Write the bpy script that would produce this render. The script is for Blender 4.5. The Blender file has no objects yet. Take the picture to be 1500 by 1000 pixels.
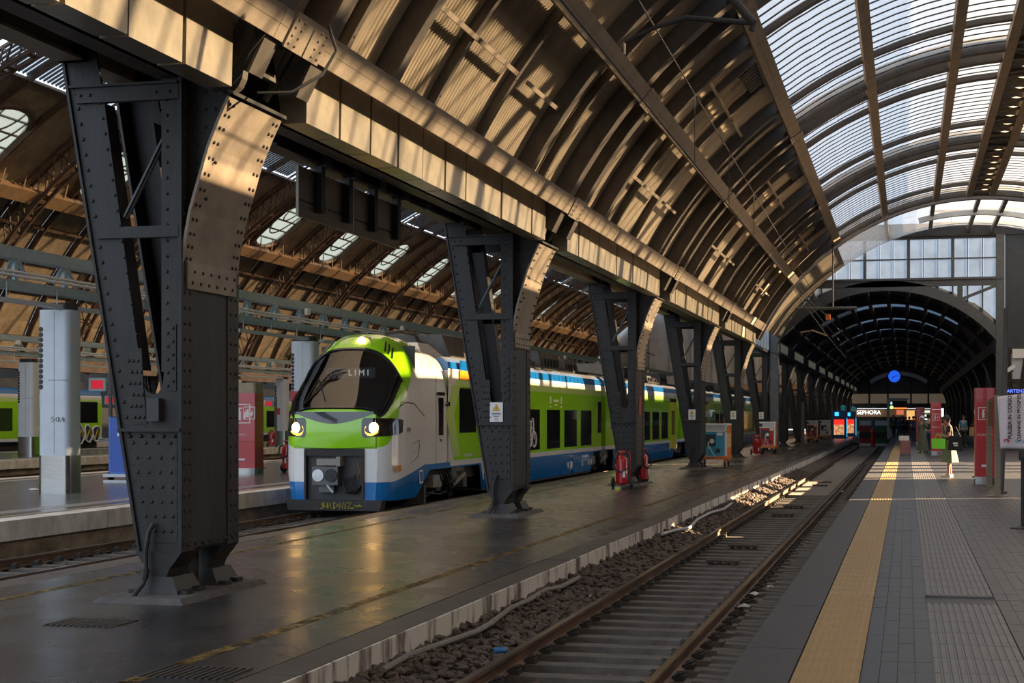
import bpy, bmesh, math, random
from math import sin, cos, pi, radians as RAD, atan, sqrt, floor
from mathutils import Vector, Matrix
random.seed(7)
scene = bpy.context.scene
COL = scene.collection

# ---------------------------------------------------------------- camera
F_PX, PX, PY, CAM_H = 2157.0, 850.0, 611.0, 1.62      # focal length and principal point in pixels of a 1500x1000 frame
YAW = atan((1328 - PX) / F_PX)
cam_data = bpy.data.cameras.new('camera')
cam_data.sensor_width = 36.0
cam_data.lens = 36.0 * F_PX / 1500.0
cam_data.shift_x = -(PX - 750) / 1500.0
cam_data.shift_y = (PY - 500) / 1500.0
cam_data.clip_end = 2000
camera = bpy.data.objects.new('camera', cam_data)
camera.location = (0, 0, CAM_H)
camera.rotation_euler = (pi / 2, 0, YAW)
COL.objects.link(camera)
scene.camera = camera

# ---------------------------------------------------------------- sky, sun, exposure
world = bpy.data.worlds.new('sky')
scene.world = world
world.use_nodes = True
wn = world.node_tree.nodes
bg = wn['Background']
bg.inputs['Color'].default_value = (0.72, 0.84, 1.0, 1)
bg.inputs['Strength'].default_value = 2.3

sun_data = bpy.data.lights.new('sun', 'SUN')
sun_data.energy = 60.0
sun_data.color = (1.0, 0.70, 0.40)
sun_data.angle = RAD(0.6)
sun = bpy.data.objects.new('sun', sun_data)
SUN_EL, SUN_AZ = RAD(18.0), RAD(22.0)
sdir = Vector((cos(SUN_EL) * cos(SUN_AZ), cos(SUN_EL) * sin(SUN_AZ), sin(SUN_EL)))   # towards the sun
sun.rotation_euler = sdir.to_track_quat('Z', 'Y').to_euler()
sun.location = (60, 60, 40)
COL.objects.link(sun)

vs = scene.view_settings
vs.view_transform = 'Standard'
vs.look = 'None'
vs.exposure = 0.08
vs.gamma = 1.0
vs.use_curve_mapping = False

# ---------------------------------------------------------------- photo pixel -> place on the ground
_c, _s = cos(YAW), sin(YAW)
def ray(x, y):
    r = (x - PX) / F_PX; u = (PY - y) / F_PX
    return (r * _c - _s, r * _s + _c, u)
def onz(x, y, z=0.0):
    d = ray(x, y); t = (z - CAM_H) / d[2]
    return (d[0] * t, d[1] * t, z)
def onx(x, y, X):
    d = ray(x, y); t = X / d[0]
    return (X, d[1] * t, CAM_H + d[2] * t)
def ony(x, y, Y):
    d = ray(x, y); t = Y / d[1]
    return (d[0] * t, Y, CAM_H + d[2] * t)

# ---------------------------------------------------------------- materials
def mat(name, col, rough=0.6, metal=0.0, var=0.25, scale=6.0, col2=None, bump=0.0, bscale=40.0, spec=0.5, stretch=(1, 1, 1), thr=None, coat=0.0, emis=None, estr=0.0):
    m = bpy.data.materials.new(name); m.use_nodes = True
    nt = m.node_tree; N = nt.nodes; L = nt.links
    b = N['Principled BSDF']
    b.inputs['Roughness'].default_value = rough
    b.inputs['Metallic'].default_value = metal
    b.inputs['Specular IOR Level'].default_value = spec
    b.inputs['Coat Weight'].default_value = coat
    tc = N.new('ShaderNodeTexCoord'); mp = N.new('ShaderNodeMapping')
    mp.inputs['Scale'].default_value = stretch
    L.new(tc.outputs['Object'], mp.inputs['Vector'])
    if col2 is None: col2 = tuple(c * (1 - var) for c in col)
    no = N.new('ShaderNodeTexNoise'); no.inputs['Scale'].default_value = scale; no.inputs['Detail'].default_value = 6
    no.inputs['Roughness'].default_value = 0.65
    L.new(mp.outputs[0], no.inputs['Vector'])
    rp = N.new('ShaderNodeValToRGB')
    lo, hi = thr if thr else (0.35, 0.65)
    rp.color_ramp.elements[0].position = lo; rp.color_ramp.elements[1].position = hi
    rp.color_ramp.elements[0].color = (*col2, 1); rp.color_ramp.elements[1].color = (*col, 1)
    L.new(no.outputs['Fac'], rp.inputs['Fac']); L.new(rp.outputs['Color'], b.inputs['Base Color'])
    if bump > 0:
        n2 = N.new('ShaderNodeTexNoise'); n2.inputs['Scale'].default_value = bscale; n2.inputs['Detail'].default_value = 4
        L.new(mp.outputs[0], n2.inputs['Vector'])
        bp = N.new('ShaderNodeBump'); bp.inputs['Strength'].default_value = bump; bp.inputs['Distance'].default_value = 0.02
        L.new(n2.outputs['Fac'], bp.inputs['Height']); L.new(bp.outputs[0], b.inputs['Normal'])
    if emis:
        b.inputs['Emission Color'].default_value = (*emis, 1); b.inputs['Emission Strength'].default_value = estr
    return m

def glass_mat(name, tint, gloss=0.06, rough=0.05, haze=0.0, haze_col=(0.7, 0.8, 0.9)):
    m = bpy.data.materials.new(name); m.use_nodes = True
    nt = m.node_tree; N = nt.nodes; L = nt.links
    N.remove(N['Principled BSDF'])
    out = N['Material Output']
    t = N.new('ShaderNodeBsdfTransparent')
    no = N.new('ShaderNodeTexNoise'); no.inputs['Scale'].default_value = 1.7; no.inputs['Detail'].default_value = 5
    tc = N.new('ShaderNodeTexCoord'); L.new(tc.outputs['Object'], no.inputs['Vector'])
    rp = N.new('ShaderNodeValToRGB')
    rp.color_ramp.elements[0].position = .3; rp.color_ramp.elements[1].position = .7
    rp.color_ramp.elements[0].color = (*[c * .88 for c in tint], 1); rp.color_ramp.elements[1].color = (*tint, 1)
    L.new(no.outputs['Fac'], rp.inputs['Fac']); L.new(rp.outputs[0], t.inputs['Color'])
    g = N.new('ShaderNodeBsdfGlossy'); g.inputs['Roughness'].default_value = rough
    mx = N.new('ShaderNodeMixShader'); mx.inputs[0].default_value = gloss
    L.new(t.outputs[0], mx.inputs[1]); L.new(g.outputs[0], mx.inputs[2])
    last = mx
    if haze > 0:
        tr = N.new('ShaderNodeBsdfTranslucent'); tr.inputs['Color'].default_value = (*haze_col, 1)
        m2 = N.new('ShaderNodeMixShader'); m2.inputs[0].default_value = haze
        L.new(mx.outputs[0], m2.inputs[1]); L.new(tr.outputs[0], m2.inputs[2]); last = m2
    L.new(last.outputs[0], out.inputs['Surface'])
    return m

def emit_mat(name, col, strength):
    m = bpy.data.materials.new(name); m.use_nodes = True
    nt = m.node_tree; N = nt.nodes; L = nt.links
    b = N['Principled BSDF']
    b.inputs['Base Color'].default_value = (*[min(1, c) * .5 for c in col], 1)
    b.inputs['Emission Color'].default_value = (*col, 1)
    b.inputs['Emission Strength'].default_value = strength
    return m

def zband_mat(name, bands, rough=0.22, coat=0.4):
    """paint bands by height above the rail (object z): [(z_top, colour), ...] from the bottom up"""
    m = bpy.data.materials.new(name); m.use_nodes = True
    nt = m.node_tree; N = nt.nodes; L = nt.links
    b = N['Principled BSDF']; b.inputs['Roughness'].default_value = rough; b.inputs['Coat Weight'].default_value = coat
    tc = N.new('ShaderNodeTexCoord'); sx = N.new('ShaderNodeSeparateXYZ'); L.new(tc.outputs['Object'], sx.inputs[0])
    dv = N.new('ShaderNodeMath'); dv.operation = 'DIVIDE'; dv.inputs[1].default_value = 5.0
    L.new(sx.outputs['Z'], dv.inputs[0])
    rp = N.new('ShaderNodeValToRGB'); cr = rp.color_ramp; cr.interpolation = 'CONSTANT'
    pos = 0.0
    for i, (zt, c) in enumerate(bands):
        if i == 0: e = cr.elements[0]; e.position = 0
        elif i == 1: e = cr.elements[1]; e.position = pos
        else: e = cr.elements.new(pos)
        e.color = (*c, 1)
        pos = zt / 5.0
    L.new(dv.outputs[0], rp.inputs['Fac']); L.new(rp.outputs['Color'], b.inputs['Base Color'])
    return m

# ---------------------------------------------------------------- mesh builder
class MB:
    def __init__(s): s.v = []; s.f = []; s.m = []; s.cm = 0
    def add(s, vs, fs):
        o = len(s.v); s.v += [tuple(p) for p in vs]
        for f in fs: s.f.append(tuple(i + o for i in f)); s.m.append(s.cm)
        return s
    def box(s, x0, x1, y0, y1, z0, z1):
        return s.add([(x0, y0, z0), (x1, y0, z0), (x1, y1, z0), (x0, y1, z0), (x0, y0, z1), (x1, y0, z1), (x1, y1, z1), (x0, y1, z1)],
                     [(3, 2, 1, 0), (4, 5, 6, 7), (0, 1, 5, 4), (1, 2, 6, 5), (2, 3, 7, 6), (3, 0, 4, 7)])
    def taper(s, x0, x1, y0, y1, z0, z1, dx, dy):
        """box whose top is inset by dx, dy"""
        return s.add([(x0, y0, z0), (x1, y0, z0), (x1, y1, z0), (x0, y1, z0), (x0 + dx, y0 + dy, z1), (x1 - dx, y0 + dy, z1), (x1 - dx, y1 - dy, z1), (x0 + dx, y1 - dy, z1)],
                     [(3, 2, 1, 0), (4, 5, 6, 7), (0, 1, 5, 4), (1, 2, 6, 5), (2, 3, 7, 6), (3, 0, 4, 7)])
    def beam(s, p0, p1, w, h, up=(0, 0, 1)):
        p0 = Vector(p0); p1 = Vector(p1); d = (p1 - p0)
        if d.length < 1e-6: return s
        d.normalize(); up = Vector(up)
        if abs(d.dot(up)) > .98: up = Vector((0, 1, 0)) if abs(d.y) < .9 else Vector((1, 0, 0))
        a = d.cross(up).normalized() * (w / 2); b = a.cross(d).normalized() * (h / 2)
        vs = [p + sa * a + sb * b for p in (p0, p1) for sa, sb in ((-1, -1), (1, -1), (1, 1), (-1, 1))]
        return s.add(vs, [(0, 1, 2, 3), (7, 6, 5, 4), (0, 4, 5, 1), (1, 5, 6, 2), (2, 6, 7, 3), (3, 7, 4, 0)])
    def prism(s, poly, axis, a0, a1):
        def P(p, a):
            if axis == 'y': return (p[0], a, p[1])
            if axis == 'x': return (a, p[0], p[1])
            return (p[0], p[1], a)
        n = len(poly)
        fs = [tuple(range(n)), tuple(range(2 * n - 1, n - 1, -1))] + [(i, i + n, (i + 1) % n + n, (i + 1) % n) for i in range(n)]
        return s.add([P(p, a0) for p in poly] + [P(p, a1) for p in poly], fs)
    def tube(s, pts, r, n=8, cap=True):
        pts = [Vector(p) for p in pts]; rr = r if isinstance(r, (list, tuple)) else [r] * len(pts)
        o = len(s.v); fs = []; vs = []
        prev = None
        for i, p in enumerate(pts):
            d = (pts[min(i + 1, len(pts) - 1)] - pts[max(i - 1, 0)])
            d = d.normalized() if d.length > 1e-9 else Vector((0, 0, 1))
            if prev is None:
                up = Vector((0, 0, 1)) if abs(d.z) < .9 else Vector((1, 0, 0))
                a = d.cross(up).normalized()
            else:
                a = (prev - d * prev.dot(d)).normalized()
            prev = a; b = d.cross(a)
            for k in range(n):
                t = 2 * pi * k / n; vs.append(p + (a * cos(t) + b * sin(t)) * rr[i])
        for i in range(len(pts) - 1):
            for k in range(n): fs.append((i * n + k, i * n + (k + 1) % n, (i + 1) * n + (k + 1) % n, (i + 1) * n + k))
        if cap: fs.append(tuple(range(n - 1, -1, -1))); fs.append(tuple((len(pts) - 1) * n + k for k in range(n)))
        return s.add(vs, fs)
    def lathe(s, prof, n=16, c=(0, 0, 0), axis='z'):
        vs = []; fs = []
        for r, z in prof:
            for k in range(n):
                t = 2 * pi * k / n
                if axis == 'z': vs.append((c[0] + r * cos(t), c[1] + r * sin(t), c[2] + z))
                elif axis == 'y': vs.append((c[0] + r * cos(t), c[1] + z, c[2] + r * sin(t)))
                else: vs.append((c[0] + z, c[1] + r * cos(t), c[2] + r * sin(t)))
        m = len(prof)
        for i in range(m - 1):
            for k in range(n): fs.append((i * n + k, i * n + (k + 1) % n, (i + 1) * n + (k + 1) % n, (i + 1) * n + k))
        fs.append(tuple(range(n - 1, -1, -1))); fs.append(tuple((m - 1) * n + k for k in range(n)))
        return s.add(vs, fs)
    def arc(s, cx, cz, r0, r1, a0, a1, y0, y1, n=24):
        """curved bar of the roof: angles in degrees, in the XZ plane"""
        vs = []; fs = []
        for i in range(n + 1):
            t = RAD(a0 + (a1 - a0) * i / n)
            for r, y in ((r0, y0), (r1, y0), (r1, y1), (r0, y1)): vs.append((cx + r * cos(t), y, cz + r * sin(t)))
        for i in range(n):
            for k in range(4): fs.append((i * 4 + k, i * 4 + (k + 1) % 4, i * 4 + 4 + (k + 1) % 4, i * 4 + 4 + k))
        fs.append((3, 2, 1, 0)); fs.append(tuple(n * 4 + k for k in range(4)))
        return s.add(vs, fs)
    def dome(s, p, nrm, r=.024, h=.016, n=6):
        p = Vector(p); nrm = Vector(nrm).normalized()
        up = Vector((0, 0, 1)) if abs(nrm.z) < .9 else Vector((1, 0, 0))
        a = nrm.cross(up).normalized(); b = nrm.cross(a)
        vs = []
        for q, hh in ((1.0, 0), (.62, .8)):
            for k in range(n):
                t = 2 * pi * k / n; vs.append(p + (a * cos(t) + b * sin(t)) * r * q + nrm * h * hh)
        vs.append(p + nrm * h)
        fs = [(k, (k + 1) % n, n + (k + 1) % n, n + k) for k in range(n)] + [(n + k, n + (k + 1) % n, 2 * n) for k in range(n)]
        return s.add(vs, fs)
    def mesh(s, name, mats, smooth=False):
        me = bpy.data.meshes.new(name)
        me.from_pydata(s.v, [], s.f)
        for m in (mats if isinstance(mats, (list, tuple)) else [mats]): me.materials.append(m)
        if len(set(s.m)) > 1 or (s.m and s.m[0] != 0): me.polygons.foreach_set('material_index', s.m)
        bm = bmesh.new(); bm.from_mesh(me); bmesh.ops.recalc_face_normals(bm, faces=bm.faces); bm.to_mesh(me); bm.free()
        if smooth:
            me.polygons.foreach_set('use_smooth', [True] * len(me.polygons))
            me.set_sharp_from_angle(angle=RAD(40))
        me.update()
        return me

def obj(name, me, parent=None, loc=None, rot=None, mats=None, smooth=False):
    """one mesh object; me may be a builder or a shared mesh"""
    if isinstance(me, MB): me = me.mesh(name, mats, smooth)
    o = bpy.data.objects.new(name, me)
    COL.objects.link(o)
    if parent is not None: o.parent = parent
    if loc is not None: o.location = loc
    if rot is not None: o.rotation_euler = rot
    return o

def tag(o, label=None, cat=None, group=None, kind=None):
    if label: o['label'] = label
    if cat: o['category'] = cat
    if group: o['group'] = group
    if kind: o['kind'] = kind
    return o

def thing(name, label, cat, loc=(0, 0, 0), rz=0.0, group=None):
    o = bpy.data.objects.new(name, None)
    o.empty_display_size = .2
    COL.objects.link(o); o.location = loc; o.rotation_euler = (0, 0, rz)
    return tag(o, label, cat, group)

def root_struct(name, label=None, loc=(0, 0, 0)):
    o = bpy.data.objects.new(name, None); COL.objects.link(o); o.location = loc
    return tag(o, label, None, None, 'structure')

def copy_tree(o, parent=None):
    c = o.copy(); COL.objects.link(c)
    if parent is not None: c.parent = parent
    for ch in list(o.children): copy_tree(ch, c)
    return c

def text_mesh(name, s, size, m, extrude=.004, align='CENTER', bold=0.0):
    cu = bpy.data.curves.new(name, 'FONT'); cu.body = s; cu.size = size; cu.extrude = extrude; cu.offset = bold
    cu.align_x = align; cu.align_y = 'CENTER'
    t = bpy.data.objects.new(name, cu); COL.objects.link(t)
    dg = bpy.context.evaluated_depsgraph_get(); dg.update()
    me = bpy.data.meshes.new_from_object(t.evaluated_get(dg))
    bpy.data.objects.remove(t); bpy.data.curves.remove(cu)
    me.materials.clear(); me.materials.append(m)
    return me

# shared palette
M_PILLAR = mat('pillar_paint', (0.033, 0.029, 0.027), .5, .0, spec=.3, scale=3.0, col2=(0.016, 0.0145, 0.014), bump=.15, bscale=25, stretch=(1, 1, .25))
M_ROOF = mat('roof_paint', (0.27, 0.215, 0.155), .55, .0, scale=2.2, col2=(0.17, 0.135, 0.10), bump=.1)
M_PANEL = mat('roof_sheet', (0.29, 0.235, 0.165), .5, .0, scale=1.3, col2=(0.20, 0.16, 0.115))
M_RIB = mat('rib_paint', (0.085, 0.07, 0.055), .55, .0, scale=3.0, col2=(0.05, 0.042, 0.036), bump=.1)
M_DARK = mat('dark_steel', (0.035, 0.033, 0.033), .55, .0, scale=5)
M_GREYSTEEL = mat('grey_steel', (0.085, 0.09, 0.095), .5, .0, scale=4)
M_RUST = mat('rusty_rib', (0.105, 0.055, 0.03), .6, .0, scale=1.5, col2=(0.035, 0.026, 0.02))
M_BLUEGREY = mat('bluegrey_paint', (0.30, 0.40, 0.45), .45, .0, scale=3, var=.2)
M_LTGREY = mat('light_grey_paint', (0.48, 0.52, 0.56), .35, .0, scale=2, var=.1)
M_STAIN = mat('stainless', (0.33, 0.32, 0.30), .22, 1.0, scale=4, var=.15, stretch=(1, 1, 8))
M_RED = mat('red_enamel', (0.42, 0.012, 0.018), .3, .0, scale=2, var=.12, coat=.3)
M_WHITE = mat('white_paint', (0.72, 0.72, 0.70), .4, .0, scale=3, var=.06)
M_BLACK = mat('black_rubber', (0.012, 0.012, 0.013), .55, .0, scale=8)
M_CHROME = mat('bare_metal', (0.45, 0.45, 0.45), .3, 1.0, scale=6, var=.2)
M_SKYGLASS = glass_mat('roof_glass', (0.60, 0.62, 0.64), .04, .15, .16, (.85, .82, .76))
M_ENDGLASS = glass_mat('end_glass', (0.46, 0.48, 0.50), .04, .1, .03)
M_DIRTYGLASS = glass_mat('dirty_glass', (0.24, 0.28, 0.32), .05, .2)
M_LUNGLASS = glass_mat('dormer_glass', (0.32, 0.30, 0.22), .04, .2, .25, (.55, .5, .35))
M_HALLGLASS = glass_mat('hall_roof_glass', (0.40, 0.41, 0.42), .05, .15, .25, (.6, .55, .48))
M_GUT = mat('gutter_sheet', (0.33, 0.28, 0.20), .32, .35, scale=2.5, col2=(0.22, 0.19, 0.145), bump=.12, bscale=3)
# ================================================================ ground, platforms, tracks
Z_MID, Z_P2, Z_RAIL = -0.3, -0.1, -0.55
M_BALLAST = mat('ballast_bed', (0.075, 0.055, 0.046), .9, scale=22, col2=(0.025, 0.02, 0.017), bump=1.0, bscale=18)
M_STONE = mat('ballast_stone', (0.115, 0.088, 0.075), .85, scale=4, col2=(0.05, 0.038, 0.034), bump=.3)
M_CONC = mat('worn_white_concrete', (0.50, 0.47, 0.42), .8, scale=1.6, col2=(0.13, 0.10, 0.075), bump=.3, thr=(.3, .5), stretch=(1, 3, .8))
M_CONC2 = mat('pale_concrete', (0.70, 0.68, 0.64), .75, scale=1.2, col2=(0.42, 0.39, 0.35), bump=.2, stretch=(1, 2, 1))
M_OLDWALL = mat('old_wall', (0.34, 0.28, 0.20), .85, scale=1.2, col2=(0.11, 0.085, 0.06), bump=.4, stretch=(1, 1, 2))
M_COPING = mat('coping_slab', (0.055, 0.055, 0.06), .55, spec=.35, scale=14, var=.25, bump=.12, bscale=90)
M_YTILE = mat('yellow_tactile', (0.36, 0.235, 0.095), .55, scale=2.5, col2=(0.27, 0.175, 0.07), bump=.1)
M_DTILE = mat('dark_tile', (0.042, 0.043, 0.051), .42, spec=.35, scale=1.4, col2=(0.030, 0.031, 0.037))
M_LTILE = mat('light_ribbed_tile', (0.135, 0.132, 0.138), .5, scale=2.0, col2=(0.105, 0.103, 0.108))

def asphalt_mat():
    m = mat('worn_platform_paving', (0.042, 0.041, 0.041), .34, scale=1.1, col2=(0.018, 0.018, 0.020), stretch=(1, .6, 1))
    N = m.node_tree.nodes; L = m.node_tree.links; b = N['Principled BSDF']
    tc = N.new('ShaderNodeTexCoord')
    br = N.new('ShaderNodeTexBrick'); br.inputs['Scale'].default_value = 1.0
    br.inputs['Brick Width'].default_value = .42; br.inputs['Row Height'].default_value = .21; br.inputs['Mortar Size'].default_value = .012
    mp = N.new('ShaderNodeMapping'); mp.inputs['Rotation'].default_value = (0, 0, pi / 2 * 0)
    L.new(tc.outputs['Object'], mp.inputs[0]); L.new(mp.outputs[0], br.inputs['Vector'])
    br.inputs['Color1'].default_value = (1, 1, 1, 1); br.inputs['Color2'].default_value = (.85, .85, .85, 1); br.inputs['Mortar'].default_value = (0, 0, 0, 1)
    n = N.new('ShaderNodeTexNoise'); n.inputs['Scale'].default_value = 45
    L.new(tc.outputs['Object'], n.inputs['Vector'])
    ad = N.new('ShaderNodeMath'); ad.operation = 'MULTIPLY_ADD'; ad.inputs[1].default_value = .5
    L.new(n.outputs['Fac'], ad.inputs[0]); L.new(br.outputs['Color'], ad.inputs[2])
    bp = N.new('ShaderNodeBump'); bp.inputs['Strength'].default_value = .18; bp.inputs['Distance'].default_value = .01
    L.new(ad.outputs[0], bp.inputs['Height']); L.new(bp.outputs[0], b.inputs['Normal'])
    r = N.new('ShaderNodeMapRange'); r.inputs['To Min'].default_value = .14; r.inputs['To Max'].default_value = .42
    n3 = N.new('ShaderNodeTexNoise'); n3.inputs['Scale'].default_value = .8; n3.inputs['Detail'].default_value = 5
    L.new(tc.outputs['Object'], n3.inputs['Vector']); L.new(n3.outputs['Fac'], r.inputs['Value']); L.new(r.outputs[0], b.inputs['Roughness'])
    return m
M_ASPH = asphalt_mat()
M_P2 = mat('polished_platform', (0.11, 0.12, 0.14), .22, scale=.9, col2=(0.07, 0.08, 0.10), stretch=(1, .4, 1))
M_P2Y = mat('platform_tan_strip', (0.34, 0.25, 0.16), .4, scale=2)
M_P2L = mat('platform_pale_strip', (0.30, 0.29, 0.29), .35, scale=2)

def wornline_mat():
    m = mat('worn_yellow_line', (0.22, 0.14, 0.035), .5, scale=5, var=.3)
    N = m.node_tree.nodes; L = m.node_tree.links
    out = N['Material Output']; b = N['Principled BSDF']
    tc = N.new('ShaderNodeTexCoord'); n = N.new('ShaderNodeTexNoise'); n.inputs['Scale'].default_value = 3.5; n.inputs['Detail'].default_value = 8
    n.inputs['Roughness'].default_value = .75
    L.new(tc.outputs['Object'], n.inputs['Vector'])
    rp = N.new('ShaderNodeValToRGB'); rp.color_ramp.elements[0].position = .42; rp.color_ramp.elements[1].position = .62
    L.new(n.outputs['Fac'], rp.inputs['Fac'])
    t = N.new('ShaderNodeBsdfTransparent'); mx = N.new('ShaderNodeMixShader')
    L.new(rp.outputs[0], mx.inputs[0]); L.new(t.outputs[0], mx.inputs[1]); L.new(b.outputs[0], mx.inputs[2]); L.new(mx.outputs[0], out.inputs['Surface'])
    return m
M_WLINE = wornline_mat()

# bed of the yard, one slab below everything
tag(obj('floor_track_bed', MB().box(-90, 45, -70, 290, -1.4, -.80), mats=M_BALLAST), 'dark brown ballast bed under the tracks', kind='structure')

# --- right platform (z = 0), edge at x = -1.10
XE = -1.10
fr = root_struct('floor', 'dark tiled platform with yellow and pale tactile strips on the right')
obj('platform_body', MB().box(XE + .04, 20, -14, 240, -.8, -.022), fr, mats=M_DTILE)
cop = MB().box(-.41 / 2 * 0, .39, 0, 2.39, -.2, 0).mesh('coping_slab', M_COPING)   # x 0 .. 0.40
for i in range(48):
    obj('coping_slab', cop, fr, loc=(XE, 8.0 + i * 2.4 - 7.2 + .05 * 0, 0))
YX0, YX1 = -.70, -.285
tw = YX1 - YX0
def yellow_tile():
    b = MB(); b.box(.003, tw - .003, .002, .408, -.02, 0)
    n = 8
    for i in range(n):
        for j in range(8):
            x = tw * (i + .5) / n; y = .41 * (j + .5) / 8
            b.add([(x - .014, y - .017, 0), (x + .014, y - .017, 0), (x + .014, y + .017, 0), (x - .014, y + .017, 0),
                   (x - .008, y - .011, .006), (x + .008, y - .011, .006), (x + .008, y + .011, .006), (x - .008, y + .011, .006)],
                  [(4, 5, 6, 7), (0, 1, 5, 4), (1, 2, 6, 5), (2, 3, 7, 6), (3, 0, 4, 7)])
    return b.mesh('tactile_tile', M_YTILE)
def yellow_tile_ribbed():
    b = MB(); b.box(.003, tw - .003, .002, .408, -.02, 0)
    for i in range(8):
        x = tw * (i + .5) / 8
        b.taper(x - .016, x + .016, .004, .406, 0, .005, .006, .004)
    return b.mesh('tactile_tile', M_YTILE)
yt, yr = yellow_tile(), yellow_tile_ribbed()
for i in range(280):
    y = 3.7 + i * .41
    obj('tactile_tile', yt if y < 13.4 else yr, fr, loc=(YX0, y, 0))
LX0, LX1 = .165, .765
lw = LX1 - LX0
def ribbed():
    b = MB(); b.box(0, lw, .002, .598, -.02, -.004)
    for i in range(11):
        x0 = lw * i / 11 + .006
        b.taper(x0, x0 + lw / 11 - .012, .004, .596, -.004, .003, .005, .003)
    return b.mesh('ribbed_tile', M_LTILE)
rt = ribbed()
for i in range(200):
    y = 3.6 + i * .6
    if abs(y - 13.2) < .1: continue
    obj('ribbed_tile', rt, fr, loc=(LX0, y, 0))
obj('joint_strip', MB().box(YX1 - .1, 6, 13.52, 13.56, -.02, .0015), fr, mats=M_GREYSTEEL)
obj('plain_slab', MB().box(LX0, LX1, 13.2, 13.5, -.02, -.001), fr, mats=M_COPING)
# small dark tiles: the nearest as single pieces, the rest joined
tiles = []
cols = [YX1 + .006 + i * .1108 for i in range(4)] + [LX1 + .006 + i * .1108 for i in range(30)]
tme = MB().box(.0015, .1093, .0015, .3985, -.02, -.0005).mesh('tile', M_DTILE)
for ci, x in enumerate(cols):
    for j in range(0, 220):
        y = 3.6 + j * .4
        if y > 60 or (ci > 14 and y > 45): continue
        p = (x * _c + y * _s) / (-x * _s + y * _c) * F_PX + PX
        if p > 1530 or y < 8.5: continue
        tiles.append((y, x))
tiles.sort()
for y, x in tiles[:300]: obj('tile', tme, fr, loc=(x, y, random.uniform(-.0012, .0008)))
tb = MB()
for y, x in tiles[300:]:
    z = random.uniform(-.0015, .0005)
    tb.box(x + .0015, x + .1093, y + .0015, y + .3985, -.02, z)
tag(obj('tiles', tb, fr, mats=M_DTILE), kind='stuff')
obj('grating', MB().box(-.26, .14, 21.6, 21.75, -.02, .002), fr, mats=M_GREYSTEEL)

# --- middle platform (z = -0.3) between the two tracks
XA, XB = -10.4, -4.42
fm = root_struct('floor_middle', 'dark worn middle platform carrying the riveted pillars')
obj('paving', MB().box(XA + .45, XB - .36, -14, 240, -.82, Z_MID), fm, mats=M_ASPH)
M_EDGE = mat('platform_edge_stone', (0.065, 0.061, 0.058), .5, scale=2.2, col2=(0.038, 0.036, 0.035), bump=.25)
for i in range(44):
    y = 1.2 + i * 3.02
    b = MB(); dz = random.uniform(-.006, .006)
    b.box(XB - .352, XB + random.uniform(-.012, .012), y + .006, y + 3.01, Z_MID - .10, Z_MID + dz)
    obj('edge_stone', b, fm, mats=M_EDGE)
    b = MB(); b.box(XB - .33, XB - .02 + random.uniform(-.02, .01), y + .004, y + 3.014, -.82, Z_MID - .102)
    obj('concrete_face', b, fm, mats=M_CONC)
for i in range(40):
    y = 1.2 + i * 3.02
    obj('edge_stone', MB().box(XA, XA + .442, y + .006, y + 3.01, -.82, Z_MID + random.uniform(-.006, .006)), fm, mats=M_EDGE)
M_LIP = mat('white_lip', (0.62, 0.59, 0.54), .75, scale=1.1, col2=(0.12, 0.095, 0.075), thr=(.40, .50), stretch=(1, 2.6, .45), bump=.3)
for i in range(60):
    y = 1.2 + i * 2.0
    obj('face_render', MB().box(XB - .03, XB + .018 + random.uniform(-.003, .003), y + .003, y + 1.997, -.70, Z_MID - .006 - random.uniform(0, .004)), fm, mats=M_LIP)
obj('worn_line', MB().box(XB - 1.16, XB - 1.02, 4, 70, Z_MID, Z_MID + .003), fm, mats=M_WLINE)
obj('worn_line', MB().box(XA + 1.02, XA + 1.15, 4, 60, Z_MID, Z_MID + .003), fm, mats=M_WLINE)
def grate(x, y):
    b = MB()
    for i in range(12): b.box(x + i * .06, x + i * .06 + .03, y, y + .5, Z_MID - .02, Z_MID + .012)
    obj('drain_grate', b, fm, mats=M_DARK)
g0 = onz(120, 912, Z_MID); grate(g0[0] - .25, g0[1] - .25)
g0 = onz(270, 985, Z_MID); grate(g0[0] - .25, g0[1] - .25)

# --- platform 2 and 3 on the far side of the train (white concrete edges)
def far_platform(name, label, x0, x1, z, y0, y1, n):
    r = root_struct(name, label)
    obj('paving', MB().box(x1 + .5, x0 - .5, y0, y1, -.8, z), r, mats=M_P2)
    L = (y1 - y0) / n
    for xe, s in ((x0, -1), (x1, 1)):
        for i in range(n):
            a, c = sorted((xe, xe + s * .495))
            obj('concrete_edge', MB().box(a, c, y0 + i * L + .008, y0 + (i + 1) * L - .008, z - .34, z + random.uniform(-.004, .004)), r, mats=M_CONC2)
            a, c = sorted((xe + s * .10, xe + s * .49))
            obj('wall_block', MB().box(a, c, y0 + i * L, y0 + (i + 1) * L - .004, -1.0, z - .345), r, mats=M_OLDWALL)
    for off, w, m in ((.55, .16, M_P2Y), (1.1, .45, M_P2L)):
        for xe, s in ((x0, -1), (x1, 1)):
            a, c = sorted((xe + s * off, xe + s * (off + w)))
            obj('guide_strip', MB().box(a, c, y0, y1, z - .01, z + .003), r, mats=m)
    return r
far_platform('floor_second', 'polished grey platform with white concrete edge beyond the train', -14.6, -25.0, Z_P2, -10, 200, 42)
far_platform('floor_third', 'far grey platform with white concrete edge on the left', -34.8, -44.0, Z_P2, 10, 265, 48)
far_platform('floor_fourth', 'farthest platform below the left pillars', -54.0, -64.0, Z_P2, 10, 265, 48)

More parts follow.
